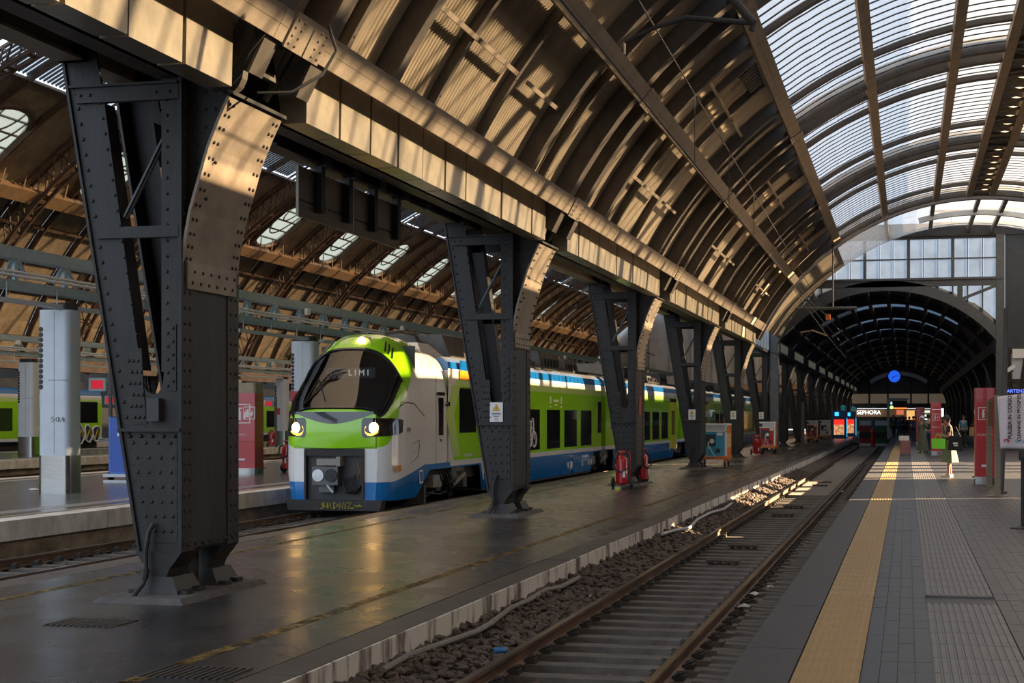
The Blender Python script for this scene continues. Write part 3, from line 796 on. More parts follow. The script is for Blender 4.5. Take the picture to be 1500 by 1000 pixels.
# skylight panes
glz = [(A_P4, A_P3), (A_P5, A_P4), (92.8, A_P5)]
NP = 20
def pane_mesh(da, w):
    b = MB(); vs = []
    for t in (-.5, 0, .5):
        q = RAD(da * t)
        for y in (0.0, w):
            for r in (R + .225, R + .231): vs.append((r * cos(q), y, r * sin(q)))
    fs = []
    for i in range(2):
        k = i * 4; fs += [(k, k + 4, k + 6, k + 2), (k + 1, k + 3, k + 7, k + 5), (k, k + 1, k + 5, k + 4), (k + 2, k + 6, k + 7, k + 3)]
    fs += [(0, 2, 3, 1), (8, 9, 11, 10)]
    b.add(vs, fs); return b.mesh('glass_pane', M_SKYGLASS)
y_s0, y_s1 = OFF_R[1] + .16, PSP + OFF_R[0] - .16
pw = (y_s1 - y_s0) / NP
panes = [pane_mesh(a1 - a0 - .6, pw - .05) for a0, a1 in glz]
for k in BAYS:
    y0 = PY0 + k * PSP
    for q in OFF_R: obj('arch_rib', RIB, CEIL, loc=(0, y0 + q, 0))
    if k == BAYS[-1]:
        for q in OFF_R: obj('arch_rib', RIB, CEIL, loc=(0, y0 + PSP + q, 0))
    for q in OFF_S: obj('secondary_rib', SRIB, CEIL, loc=(0, y0 + q, 0))
    for q in OFF_B: obj('glazing_rafter', BAR, CEIL, loc=(0, y0 + q, 0))
    for i in range(len(cuts) - 1):
        w = cuts[i + 1] - cuts[i]
        for a in ANG:
            put_sheet(w, y0 + cuts[i], a); put_sheet(w, y0 + cuts[i], mir(a))
    put_sheet(OFF_R[1] - OFF_R[0], y0 + OFF_R[0], ANG[0])
    for a in ANG[1:]: put_sheet(OFF_R[1] - OFF_R[0], y0 + OFF_R[0], a)
    for a in ANG: put_sheet(OFF_R[1] - OFF_R[0], y0 + OFF_R[0], mir(a))
    for a, me in PANG:
        obj('purlin', me, CEIL, loc=(CX, y0, CZ), rot=(0, -RAD(a), 0))
        obj('purlin', me, CEIL, loc=(CX, y0, CZ), rot=(0, -RAD(mir(a)), 0))
        if me is PUR:
            obj('splice_plate', SPL, CEIL, loc=(CX, y0 + DEP / 2, CZ), rot=(0, -RAD(a), 0))
    for a in ((A_LO + A_P2) / 2, (A_P2 + A_P3) / 2):
        for yq in (3.7, 5.7, 8.5): obj('batten', batten, CEIL, loc=(CX, y0 + yq, CZ), rot=(0, -RAD(a), 0))
    obj('vent_louver', LOUV, CEIL, loc=(CX, y0 + 5.8, CZ), rot=(0, -RAD(A_P3 + 2.4), 0))
    # glazing: bars joined, panes single where the photo shows them
    bb = MB(); gb = MB()
    for gi, (a0, a1) in enumerate(glz):
        for side in (0, 1):
            s0, s1 = (a0, a1) if side == 0 else (mir(a1), mir(a0))
            s0 = max(s0, SKY_R) if side else s0
            for i in range(NP + 1):
                y = y_s0 + i * pw
                bb.arc(CX, CZ, R + .20, R + .222, s0 + .3, s1 - .3, y - .03, y + .03, 3)
            for i in range(NP):
                y = y0 + y_s0 + i * pw + .025; am = (s0 + s1) / 2
                if side == 0 and k in (1, 2, 3): obj('glass_pane', panes[gi], CEIL, loc=(CX, y, CZ), rot=(0, -RAD(am), 0))
                else:
                    gb.arc(CX, CZ, R + .225, R + .231, s0 + .3, s1 - .3, y - y0, y - y0 + pw - .05, 2)
    tag(obj('glazing_bars', bb, CEIL, loc=(0, y0, 0), mats=M_DARK), kind='stuff')
    tag(obj('glass_panes', gb, CEIL, loc=(0, y0, 0), mats=M_SKYGLASS), kind='stuff')
    obj('glass_pane', MB().arc(CX, CZ, R + .40, R + .406, 125, 55, -.1, DEP + .1, 16), CEIL, loc=(0, y0, 0), mats=M_SKYGLASS)
    obj('roof_sheet', MB().arc(CX, CZ, R + .23, R + .24, SKY_R, 54.5, 0, PSP, 4), CEIL, loc=(0, y0, 0), mats=M_PANEL)  # unseen strip below the right skylight, added to keep sun off the train
    # crown walkway lattice
    cw = MB()
    for i in range(9):
        ya = .7 + i * 1.4
        cw.beam((CX - .42, ya, CZ + R + .1), (CX + .42, ya + .7, CZ + R + .1), .05, .05); cw.beam((CX + .42, ya + .7, CZ + R + .1), (CX - .42, ya + 1.4, CZ + R + .1), .05, .05)
    cw.box(CX - .45, CX + .45, 0, PSP, CZ + R + .24, CZ + R + .27)
    obj('crown_lattice', cw, CEIL, loc=(0, y0, 0), mats=M_RIB)
    # girder, gutter boxes at the pillar line
    g = MB()
    g.box(-.30, .02, DEP - .05, PSP + .05, 5.20, 5.235); g.box(-.16, -.12, DEP - .05, PSP + .05, 5.23, 5.95); g.box(-.30, .02, DEP - .05, PSP + .05, 5.95, 5.99)
    obj('girder', g, CEIL, loc=(PX0, y0, 0), mats=M_RIB)
    g = MB(); g.box(-.06, .02, -.05, PSP + .03, 5.20, 5.24); g.box(-.02, .02, -.05, PSP + .03, 5.24, 5.3)
    g.box(-1.42, -1.10, -.05, PSP + .05, 5.42, 5.455); g.box(-1.28, -1.24, -.05, PSP + .05, 5.455, 6.0); g.box(-1.42, -1.10, -.05, PSP + .05, 6.0, 6.04)
    obj('girder_edge', g, CEIL, loc=(PX0, y0, 0), mats=M_ROOF)
    nb = 11; wb = (PSP - DEP - .5) / nb
    for i in range(nb):
        ya = DEP + .25 + i * wb
        jx = random.uniform(-.012, .012)
        b = MB()
        b.add([(.72 + jx, ya + .03, 5.0), (.74 + jx, ya + .03, 5.86), (.3, ya + .03, 5.86), (.42, ya + .03, 5.0), (.72 + jx, ya + wb - .03, 5.0), (.74 + jx, ya + wb - .03, 5.86), (.3, ya + wb - .03, 5.86), (.42, ya + wb - .03, 5.0)],
              [(0, 1, 2, 3), (7, 6, 5, 4), (0, 4, 5, 1), (1, 5, 6, 2), (2, 6, 7, 3), (3, 7, 4, 0)])
        obj('gutter_box', b, CEIL, loc=(PX0, y0, 0), mats=M_GUT)
    # bearing at the pillar head
    b = MB(); b.lathe([(.30, -.06), (.30, .06)], 20, (.30, .30, 5.30), 'y'); b.lathe([(.08, -.12), (.08, .1)], 10, (.36, .22, 5.38), 'y')
    b.beam((.45, .25, 5.15), (.95, .25, 5.95), .05, .08, (0, 1, 0)); b.beam((.45, DEP - .25, 5.15), (.95, DEP - .25, 5.95), .05, .08, (0, 1, 0))
    b.beam((.6, .25, 5.36), (.6, DEP - .25, 5.36), .06, .08)
    obj('rib_bearing', b, CEIL, loc=(PX0, y0, 0), mats=M_RIB)
    obj('valley_sheet', MB().box(-1.4, .05, 0, PSP, 6.04, 6.10), CEIL, loc=(PX0, y0, 0), mats=M_PANEL)
    ux, uz = at(152, R + .43)
    obj('valley_sheet', MB().add([(PX0, 0, 6.07), (PX0, PSP, 6.07), (ux, PSP, uz), (ux, 0, uz)], [(0, 1, 2, 3)]), CEIL, loc=(0, y0, 0), mats=M_PANEL)
# unseen right-hand side wall, its openings placed to throw the sun bands
wr = root_struct('wall_right', 'unseen masonry side wall on the right, gaps shaped for sun bands')
M_WALL = mat('side_wall', (0.30, 0.26, 0.21), .85, scale=1.5, bump=.3)
XW = 14.2
lit = [(39.3, 43.8), (45.0, 46.9), (48.0, 50.0), (51.0, 54.6), (29.6, 30.0)]
sh = (XW + .4) * math.tan(SUN_AZ)
ops = sorted((a + sh, c + sh) for a, c in lit)
ycur = -13
for a, c in ops + [(150, 150)]:
    obj('wall_pier', MB().box(XW, XW + .35, ycur, a, -.8, 6.2), wr, mats=M_WALL); ycur = c
obj('wall_beam', MB().box(XW - .1, XW + .4, -13, 150, 6.14, 7.0), wr, mats=M_WALL)
obj('wall_sill', MB().box(XW - .1, XW + .4, -13, 150, -.8, -.05), wr, mats=M_WALL)
rx, rz = at(27.5, R + .43)
obj('wall_cornice', MB().add([(XW + .2, -13, 7.0), (XW + .2, 70, 7.0), (rx, 70, rz), (rx, -13, rz)], [(0, 1, 2, 3)]), wr, mats=M_PANEL)

# cover added between the last rib and the end wall to filter sun
obj('glass_pane', MB().arc(CX, CZ, R + .4, R + .41, 125, 55, 68.95, 80.9, 20), CEIL, mats=M_SKYGLASS)
for a0, a1 in ((152, 125), (55, 28)): obj('roof_sheet', MB().arc(CX, CZ, R + .42, R + .43, a0, a1, 68.95, 80.9, 10), CEIL, mats=M_PANEL)

# hall goes on behind the camera: plain unseen bays added to cut sky light
for k in range(-6, -2):
    y0 = PY0 + k * PSP
    for a0, a1 in ((152, 125), (55, 28)): obj('roof_sheet', MB().arc(CX, CZ, R + .42, R + .44, a0, a1, 0, PSP, 12), CEIL, loc=(0, y0, 0), mats=M_PANEL)
    obj('glass_pane', MB().arc(CX, CZ, R + .23, R + .24, 125, 55, 0, PSP, 20), CEIL, loc=(0, y0, 0), mats=M_SKYGLASS)
    for q in OFF_R: obj('arch_rib', RIB, CEIL, loc=(0, y0 + q, 0))
    for a, me in PANG[:3]: obj('purlin', me, CEIL, loc=(CX, y0, CZ), rot=(0, -RAD(a), 0))
obj('wall_pier', MB().box(XW, XW + .35, -66, -13, -.8, 7.0), wr, mats=M_WALL)
obj('platform_body', MB().box(XE + .04, 20, -66, -14, -.8, -.022), fr, mats=M_DTILE)
obj('paving', MB().box(XA, XB, -66, -14, -.82, Z_MID), fm, mats=M_ASPH)
# ================================================================ end wall at y = 81 and the low far hall behind it
YE = 81.0
TX, TR = -1.12, 7.47
TZ = 8.46 - TR
we = root_struct('wall_end', 'glazed steel end wall above the mouth of the low hall')
def tarc(x): return TZ + sqrt(max(0, (TR + .45) ** 2 - (x - TX) ** 2))
WX0, WX1 = -7.05, 4.85
f = MB()
f.arc(TX, TZ, TR, TR + .5, 141, 39, YE - .1, YE + .25, 40)
f.arc(TX, TZ, TR - .04, TR, 141, 39, YE - .25, YE + .4, 40)
obj('mouth_arch', f, we, mats=M_GREYSTEEL)
f = MB(); f.box(WX0 - .2, WX1 + .2, YE - .1, YE + .2, 8.62, 9.02); f.box(WX0 - .2, WX1 + .2, YE - .2, YE + .3, 8.96, 9.04)
obj('mouth_beam', f, we, mats=M_GREYSTEEL)
for x in (WX0, WX1): obj('corner_post', MB().box(x - .22, x + .22, YE - .15, YE + .3, Z_MID if x < 0 else 0, 11.3), we, mats=M_GREYSTEEL)
for x in (TX - 3.9, TX + 3.9): obj('spandrel_post', MB().box(x - .14, x + .14, YE - .08, YE + .15, tarc(x) - .1, 8.65), we, mats=M_GREYSTEEL)
for s in (-1, 1):
    x0, x1 = TX + s * 3.9, TX + s * 5.85
    obj('spandrel_brace', MB().beam((x0, YE, tarc(x0)), (x1, YE, 8.65), .15, .22, (0, 1, 0)), we, mats=M_GREYSTEEL)
mull = []; x = WX0 + .22
k = 0
while x < WX1 - .1:
    w = .17 if k % 3 == 0 else .06
    obj('mullion', MB().box(x - w / 2, x + w / 2, YE + .2, YE + .32, 9.05, 11.25), we, mats=M_GREYSTEEL)
    mull.append(x); x += .77; k += 1
mull.append(WX1 - .1)
for z, h in ((10.12, .07), (11.25, .14), (9.06, .1)): obj('transom', MB().box(WX0, WX1, YE + .18, YE + .34, z - h / 2, z + h / 2), we, mats=M_GREYSTEEL)
for i in range(len(mull) - 1):
    for z0, z1 in ((9.1, 10.08), (10.16, 11.2)):
        obj('pane', MB().box(mull[i] + .04, mull[i + 1] - .04, YE + .25, YE + .258, z0, z1), we, mats=M_ENDGLASS)
    xa, xb = mull[i] + .03, mull[i + 1] - .03
    za, zb = tarc(xa), tarc(xb)
    if min(za, zb) < 8.45:
        zmid = 7.35
        obj('pane', MB().prism([(xa, min(za, 8.6)), (xb, min(zb, 8.6)), (xb, 8.62), (xa, 8.62)], 'y', YE + .24, YE + .248), we, mats=M_ENDGLASS)
        obj('mullion', MB().box(mull[i] - .035, mull[i] + .035, YE + .2, YE + .3, max(5.6, min(za, zb) - .2), 8.65), we, mats=M_GREYSTEEL)
obj('transom', MB().box(WX0, WX0 + 1.7, YE + .2, YE + .3, 7.33, 7.39), we, mats=M_GREYSTEEL)
# beam and solid panel above, dark panel on the right
M_DKPANEL = mat('dark_blue_panel', (0.035, 0.045, 0.055), .6, scale=2)
obj('top_beam', MB().box(-9, 15, YE - .1, YE + .4, 11.3, 11.75), we, mats=M_DARK)
obj('upper_panel', MB().box(-9, 1.2, YE, YE + .3, 11.75, 12.0), we, mats=M_DARK)
obj('upper_panel', MB().box(1.2, 15, YE, YE + .3, 11.75, 12.05), we, mats=M_DARK)
for i in range(9): obj('mullion', MB().box(1.2 + i * 1.1, 1.26 + i * 1.1, YE + .1, YE + .2, 12.05, 12.6), we, mats=M_RIB)
obj('transom', MB().box(1.2, 15, YE, YE + .3, 12.6, 12.7), we, mats=M_RIB)
obj('side_panel', MB().box(WX1 + .25, 15, YE, YE + .25, 5.25, 11.3), we, mats=M_DKPANEL)
obj('pale_band', MB().box(WX1 + .6, 15, YE - .2, YE + .3, 4.75, 5.22), we, mats=M_WHITE)
obj('pale_panel', MB().box(WX1 + .6, 15, YE - .05, YE + .3, 3.5, 4.72), we, mats=M_LTGREY)
obj('brown_panel', MB().box(WX1 + .6, 15, YE, YE + .3, 2.2, 3.45), we, mats=mat('brown_panel', (.11, .08, .065), .6))
obj('dark_base', MB().box(WX1 + .6, 15, YE + .1, YE + .3, 0, 2.2), we, mats=M_DARK)
obj('left_panel', MB().box(-9.0, WX0 - .2, YE + .1, YE + .4, 5.2, 11.3), we, mats=M_DKPANEL)
for i in range(8): obj('slat', MB().box(PX0 + .1, PX0 + .22, 68.9 + i * 1.5, 69.0 + i * 1.5, 5.25, 6.6), we, mats=M_LTGREY)
obj('valley_girder', MB().box(PX0 - .3, PX0 + .05, 68.8, 81, 5.15, 5.3), we, mats=M_RIB)
obj('valley_panel', MB().box(PX0 - .02, PX0 + .04, 68.8, 81, 5.3, 6.2), we, mats=M_DKPANEL)
for x in (-1.0, 1.2, 3.2, 4.4): obj('tie_strut', MB().box(x - .09, x + .09, 68.9, 81, 11.45 - abs(x - 3.2) * .06, 11.65 - abs(x - 3.2) * .06), we, mats=M_GREYSTEEL)
obj('curved_band', MB().arc(CX, CZ, R - .12, R + .12, 104, 76, 73.0, 73.3, 16), we, mats=M_LTGREY)

# low hall
LH = root_struct('ceiling_far', 'dark low barrel roof of the far hall')
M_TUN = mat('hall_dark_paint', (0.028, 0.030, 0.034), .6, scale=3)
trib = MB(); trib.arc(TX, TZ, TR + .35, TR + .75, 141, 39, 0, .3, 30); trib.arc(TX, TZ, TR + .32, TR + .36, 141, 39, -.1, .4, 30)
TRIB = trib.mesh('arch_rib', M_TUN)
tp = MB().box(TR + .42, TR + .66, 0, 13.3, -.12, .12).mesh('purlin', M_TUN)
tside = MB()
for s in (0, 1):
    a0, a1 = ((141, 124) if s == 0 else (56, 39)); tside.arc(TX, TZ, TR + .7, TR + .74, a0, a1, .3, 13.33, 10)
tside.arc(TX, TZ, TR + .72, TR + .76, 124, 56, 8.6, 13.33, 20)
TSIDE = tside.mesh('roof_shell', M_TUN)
tgl = []
NA = 8
tg = MB().arc(0, 0, TR + .66, TR + .675, -68 / NA / 2 + .5, 68 / NA / 2 - .5, .4, 8.6, 3).mesh('glass_pane', M_DIRTYGLASS)
for k in range(10):
    y0 = YE + .3 + k * 13.33
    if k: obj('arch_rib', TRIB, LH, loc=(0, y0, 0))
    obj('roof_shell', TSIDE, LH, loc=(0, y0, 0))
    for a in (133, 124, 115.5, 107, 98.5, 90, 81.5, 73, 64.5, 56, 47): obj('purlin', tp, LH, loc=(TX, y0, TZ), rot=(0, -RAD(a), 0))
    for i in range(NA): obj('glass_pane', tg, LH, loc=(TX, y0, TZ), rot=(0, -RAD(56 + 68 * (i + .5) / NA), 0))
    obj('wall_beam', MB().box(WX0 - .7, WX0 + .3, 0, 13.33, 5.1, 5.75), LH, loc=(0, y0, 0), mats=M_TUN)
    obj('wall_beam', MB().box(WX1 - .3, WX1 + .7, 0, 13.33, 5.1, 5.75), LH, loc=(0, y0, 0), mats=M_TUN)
wh_ = root_struct('wall_hall', 'dark side wall added to keep sun out of the low far hall')
obj('wall_panel', MB().box(6.0, 6.3, 83, 216, -.1, 6.5), wh_, mats=M_TUN)  # added wall, blocks direct sun from the low hall
# far end wall with the shop
YF = 214.0
wf = root_struct('wall_far', 'brown far wall with lit shop front below')
obj('upper_wall', MB().box(-14, 12, YF, YF + .5, 4.95, 11), wf, mats=mat('far_brown', (0.10, 0.08, 0.075), .7))
obj('light_band', MB().box(-7.6, 6, YF + .1, YF + .5, 3.6, 5.0), wf, mats=emit_mat('lit_beige_band', (0.42, 0.32, 0.22), .16))
for x in (-5.2, -2.6, .6, 3): obj('mullion', MB().box(x - .12, x + .12, YF - .1, YF + .2, 3.4, 8.5), wf, mats=M_DARK)
obj('fascia', MB().box(-14, 12, YF - .2, YF + .4, 2.9, 3.6), wf, mats=M_DARK)
obj('shop_window', MB().box(-7.8, 3.5, YF + .1, YF + .5, 1.7, 2.85), wf, mats=emit_mat('shop_interior', (0.5, 0.28, 0.14), .12))
obj('dark_front', MB().box(-14, 12, YF + .3, YF + .6, -.3, 1.7), wf, mats=M_DARK)
obj('lit_doorway', MB().box(.0, 1.6, YF + .05, YF + .2, -.2, 2.6), wf, mats=emit_mat('warm_shop', (1.0, .55, .18), .9))
obj('glow_panel', MB().box(-1.4, -.4, YF + .02, YF + .1, 2.0, 2.8), wf, mats=emit_mat('red_shop', (1.0, .25, .12), .6))
for i in range(6): obj('lamp_bar', MB().box(1.85, 3.2, YF - .1, YF, .1 + i * .55, .35 + i * .55), wf, mats=emit_mat('white_lamps', (.75, 1, .95), 1.3))
sg = text_mesh('shop_sign', 'SEPHORA', .78, emit_mat('white_sign', (.92, .97, 1), 2.2), .05)
s0 = ony(1272.5, 604, YF - .5)
tag(obj('shop_sign', sg, loc=s0, rot=(pi / 2, 0, 0)), 'white lit shop lettering above the track end', 'sign')
b = MB(); b.arc(TX, TZ, TR - .9, TR - .35, 125, 55, YF - 1.0, YF - .8, 20)
obj('pale_arch', b, wf, mats=M_LTGREY)
# plain ground behind the buffers
obj('concourse_paving', MB().box(-4.36, -1.12, 123.5, YF + 10, -.5, -.02), wf, mats=mat('concourse', (0.09, 0.09, 0.10), .3))

# ================================================================ big hall on the left
HX, HZ, HR = -33.5, -3.7, 26.2
BH = root_struct('ceiling_left', 'great rust coloured trussed roof of the big hall on the left')
M_HP = mat('hall_sheet', (0.27, 0.205, 0.13), .6, scale=.8, col2=(0.15, 0.11, 0.07))
def corr(m, sc):
    N = m.node_tree.nodes; L = m.node_tree.links
    w = N.new('ShaderNodeTexWave'); w.bands_direction = 'Y'; w.inputs['Scale'].default_value = sc; w.inputs['Distortion'].default_value = 0
    tc = N.new('ShaderNodeTexCoord'); L.new(tc.outputs['Object'], w.inputs['Vector'])
    bp = N.new('ShaderNodeBump'); bp.inputs['Strength'].default_value = .9; bp.inputs['Distance'].default_value = .05
    L.new(w.outputs['Fac'], bp.inputs['Height']); L.new(bp.outputs[0], N['Principled BSDF'].inputs['Normal'])
corr(M_HP, 1.3)
def hat(a, r): t = RAD(a); return (HX + r * cos(t), HZ + r * sin(t))
def hrib():
    b = MB(); n = 34
    for y in (-.42, .42):
        b.arc(HX, HZ, HR, HR + .22, 162, 60, y - .07, y + .07, n)
        b.arc(HX, HZ, HR + 1.45, HR + 1.6, 162, 60, y - .05, y + .05, n)
    na = 34
    for i in range(na):
        a0 = 162 - i * 3.0; a1 = a0 - 3.0
        p = hat(a0, HR + .1); q = hat(a1, HR + 1.5); r_ = hat(a1, HR + .1)
        for y in (-.42, .42):
            b.beam((p[0], y, p[1]), (q[0], y, q[1]), .05, .12, (0, 1, 0)); b.beam((q[0], y, q[1]), (r_[0], y, r_[1]), .05, .09, (0, 1, 0))
        b.beam((p[0], -.42, p[1]), (p[0], .42, p[1]), .25, .06, (p[0] - HX, 0, p[1] - HZ))
        m_ = hat((a0 + a1) / 2, HR + .02)
        if i % 2 == 0: b.beam((p[0], -.42, p[1]), (r_[0], .42, r_[1]), .10, .03, (p[0] - HX, 0, p[1] - HZ))
    return b.mesh('truss_rib', M_RUST)
HRIB = hrib()
hpur = MB(); hpur.box(HR + 1.3, HR + 1.55, 0, PSP, -.09, .09)
HPUR = hpur.mesh('purlin', M_RUST)
hbig = MB(); hbig.box(HR + .25, HR + .6, 0, PSP, -.45, .45); hbig.box(HR + .6, HR + 1.5, 0, PSP, -.06, .06)
for i in range(6):
    y = i * PSP / 6
    hbig.beam((HR + .3, y, -.4), (HR + 1.45, y + PSP / 12, -1.0), .07, .07); hbig.beam((HR + .3, y, .4), (HR + 1.45, y + PSP / 12, 1.0), .07, .07)
HBIG = hbig.mesh('walkway_girder', mat('walkway_paint', (0.22, 0.13, 0.065), .5, scale=2))
hsec = MB().arc(HX, HZ, HR + 1.2, HR + 1.6, 162, 60, -.05, .05, 30).mesh('rafter', M_RUST)
hsh = {}
def hsheet(da):
    if da not in hsh: hsh[da] = MB().arc(0, 0, HR + 1.62, HR + 1.64, -da / 2, da / 2, .02, PSP / 3 - .02, 4).mesh('roof_sheet', M_HP)
    return hsh[da]
# sheet pierced by the oval dormer
ELX, ELA, ELC = 2.55, 5.2, 129.6
def holed():
    b = MB(); ny, na = 44, 30; vs = []; fs = []
    for i in range(ny + 1):
        for j in range(na + 1):
            y = PSP * i / ny; a = 120 + 15 * j / na; p = hat(a, HR + 1.63); vs.append((p[0], y, p[1]))
    for i in range(ny):
        for j in range(na):
            y = PSP * (i + .5) / ny - PSP / 2; a = 120 + 15 * (j + .5) / na
            if (abs(y) / ELX) ** 2.4 + (abs(a - ELC) / ELA) ** 2.4 < 1: continue
            k = i * (na + 1) + j; fs.append((k, k + 1, k + na + 2, k + na + 1))
    b.add(vs, fs); return b.mesh('roof_sheet', M_HP)
HOLED = holed()
def dormer():
    fr = MB(); gl = MB(); n = 28; ring = []
    for i in range(n + 1):
        t = 2 * pi * i / n
        y = PSP / 2 + ELX * math.copysign(abs(cos(t)) ** .85, cos(t)); a = ELC + ELA * math.copysign(abs(sin(t)) ** .85, sin(t))
        p = hat(a, HR + 1.55); ring.append((p[0], y, p[1]))
    fr.tube(ring, .22, 6, False)
    for q in (-.62, -.2, .22, .62):
        w = ELX * sqrt(1 - q * q); p = hat(ELC + ELA * q, HR + 1.62)
        fr.beam((p[0], PSP / 2 - w, p[1]), (p[0], PSP / 2 + w, p[1]), .09, .12)
    for sc in (.38, .72):
        arcp = []
        for i in range(15):
            t = pi * i / 14; p = hat(ELC - ELA * .9 + ELA * 1.8 * sc * sin(t), HR + 1.6); arcp.append((p[0], PSP / 2 + ELX * sc * cos(t), p[1]))
        fr.tube(arcp, .06, 5)
    c = hat(ELC, HR + 1.66)
    gl.add([(c[0], PSP / 2, c[1])] + ring[:-1], [(0, i + 1, (i + 1) % n + 1) for i in range(n)])
    return fr.mesh('dormer_frame', M_RUST), gl.mesh('dormer_glass', M_LUNGLASS)
DF, DG = dormer()
HY0 = PY0 + DEP / 2
hbar = MB()
for i in range(30): hbar.arc(HX, HZ, HR + 1.5, HR + 1.62, 119.6, 97, i * .4 + .6, i * .4 + .66, 8)
HBAR = hbar.mesh('glazing_bars', M_DARK)
hgl = MB().arc(HX, HZ, HR + 1.6, HR + 1.61, 119.5, 97, .5, PSP - .5, 8).mesh('glass_pane', M_SKYGLASS)
hgr = MB().arc(HX, HZ, HR + 1.6, HR + 1.61, 84, 52, 0, PSP, 12).mesh('glass_pane', M_HALLGLASS)
hlow = MB().arc(HX, HZ, HR + 1.62, HR + 1.64, 52, 22, 0, PSP, 12)
hlow.arc(HX, HZ, HR + 1.62, HR + 1.64, 97, 84, 0, PSP, 6); HLOW = hlow.mesh('roof_sheet', M_HP)
for k in range(0, 19):
    y0 = HY0 + (k - .0) * PSP
    obj('truss_rib', HRIB, BH, loc=(0, y0, 0))
    for q in (1, 2): obj('rafter', hsec, BH, loc=(0, y0 + q * PSP / 3, 0))
    for a in (157, 150, 145.5, 140.5, 120, 97): obj('purlin', HPUR, BH, loc=(HX, y0, HZ), rot=(0, -RAD(a), 0))
    obj('walkway_girder', HBIG, BH, loc=(HX, y0, HZ), rot=(0, -RAD(135), 0))
    for i in range(3):
        for a in (158.25, 151.25, 144.25, 138.25): obj('roof_sheet', hsheet(7.0 if a > 139 else 6.5), BH, loc=(HX, y0 + i * PSP / 3, HZ), rot=(0, -RAD(a), 0))
    obj('roof_sheet', HOLED, BH, loc=(0, y0, 0))
    fo = obj('dormer', DF, BH, loc=(0, y0, 0)); obj('dormer_glass', DG, fo)
    tag(obj('glazing_bars', HBAR, BH, loc=(0, y0, 0)), kind='stuff'); obj('glass_pane', hgl, BH, loc=(0, y0, 0)); obj('glass_pane', hgr, BH, loc=(0, y0, 0)); obj('roof_sheet', HLOW, BH, loc=(0, y0, 0))
wl = root_struct('wall_left', 'dark side of the big hall beyond the far pillars')
M_LW = mat('left_wall', (0.07, 0.058, 0.048), .8, scale=.8, col2=(0.025, 0.022, 0.02), stretch=(1, .3, 1))
obj('wall_panel', MB().box(-66, -65.5, 0, 272, -.8, 7.5), wl, mats=M_LW)
for i in range(18): obj('wall_window', MB().box(-65.5, -65.4, 40 + i * 12, 46 + i * 12, 3.2, 5.2), wl, mats=mat('lit_window_%d' % i, (.12, .14, .16), .3) if i == 0 else bpy.data.materials['lit_window_0'])
obj('eaves_girder', MB().box(-59.4, -58.4, 0, 272, 4.9, 5.7), wl, mats=M_RUST)
wb = root_struct('wall_back', 'pale concourse building closing the big hall')
M_STONEW = mat('pale_stone', (0.40, 0.40, 0.40), .7, scale=.5, col2=(0.30, 0.29, 0.28))
obj('stone_front', MB().box(-66, -8.6, 269, 270, -.5, 26), wb, mats=M_STONEW)
for i in range(14):
    obj('pilaster', MB().box(-62 + i * 3.9, -61.2 + i * 3.9, 268.4, 269, 0, 20), wb, mats=M_STONEW)
obj('brown_canopy', MB().box(-60, -8.6, 254, 268, 6.0, 7.4), wb, mats=mat('canopy_brown', (0.24, 0.15, 0.08), .6))
obj('lower_dark', MB().box(-60, -8.6, 267, 268.2, -.3, 5.5), wb, mats=M_DARK)
# ================================================================ the train
C_LIME = (0.30, 0.68, 0.006); C_LLIME = (0.52, 0.72, 0.22); C_BLUE = (0.008, 0.17, 0.50); C_WHITE = (0.74, 0.74, 0.73)
M_LIME = mat('lime_paint', C_LIME, .18, scale=1, var=.05, coat=.6)
M_LLIME = mat('pale_lime_paint', C_LLIME, .22, scale=1, var=.05, coat=.4)
M_BLUE = mat('blue_paint', C_BLUE, .2, scale=1, var=.08, coat=.5)
M_TWHITE = mat('train_white', C_WHITE, .22, scale=1.5, var=.06, coat=.4)
M_ORANGE = mat('orange_paint', (0.85, 0.32, 0.01), .3)
M_TYEL = mat('door_yellow', (0.55, 0.52, 0.02), .3)
M_TBLK = mat('train_black', (0.012, 0.012, 0.014), .12, coat=.6, var=.1)
M_WIN = mat('train_window', (0.012, 0.015, 0.018), .05, var=.3, scale=.7, spec=.7)
M_WSCR = glass_mat('windscreen', (0.34, 0.37, 0.39), .085, .02)
M_UNDER = mat('underframe', (0.028, 0.026, 0.025), .7, scale=6, bump=.3)
M_GEAR = mat('roof_gear', (0.11, 0.105, 0.10), .6, scale=3, col2=(0.06, 0.055, 0.05))
M_GEAR2 = mat('roof_gear_light', (0.27, 0.25, 0.22), .6, scale=3)
M_LAMP = emit_mat('headlamp', (1.0, 0.52, 0.12), 30)
M_AMBER = emit_mat('amber_ring', (1.0, 0.45, 0.04), 5)
BANDS = [(.90, C_BLUE), (1.04, C_WHITE), (2.97, C_LIME), (3.17, C_LLIME), (3.37, C_WHITE), (3.69, C_BLUE), (5, (.10, .10, .10))]
M_BODY = zband_mat('train_livery', BANDS)
TXC, TY0 = -12.85, 31.8
DU = 1.2        # cab length in front of the flat flank
train = thing('commuter_train', 'lime green, white and blue train standing at the middle platform with headlights on', 'train', (TXC, TY0, Z_RAIL))

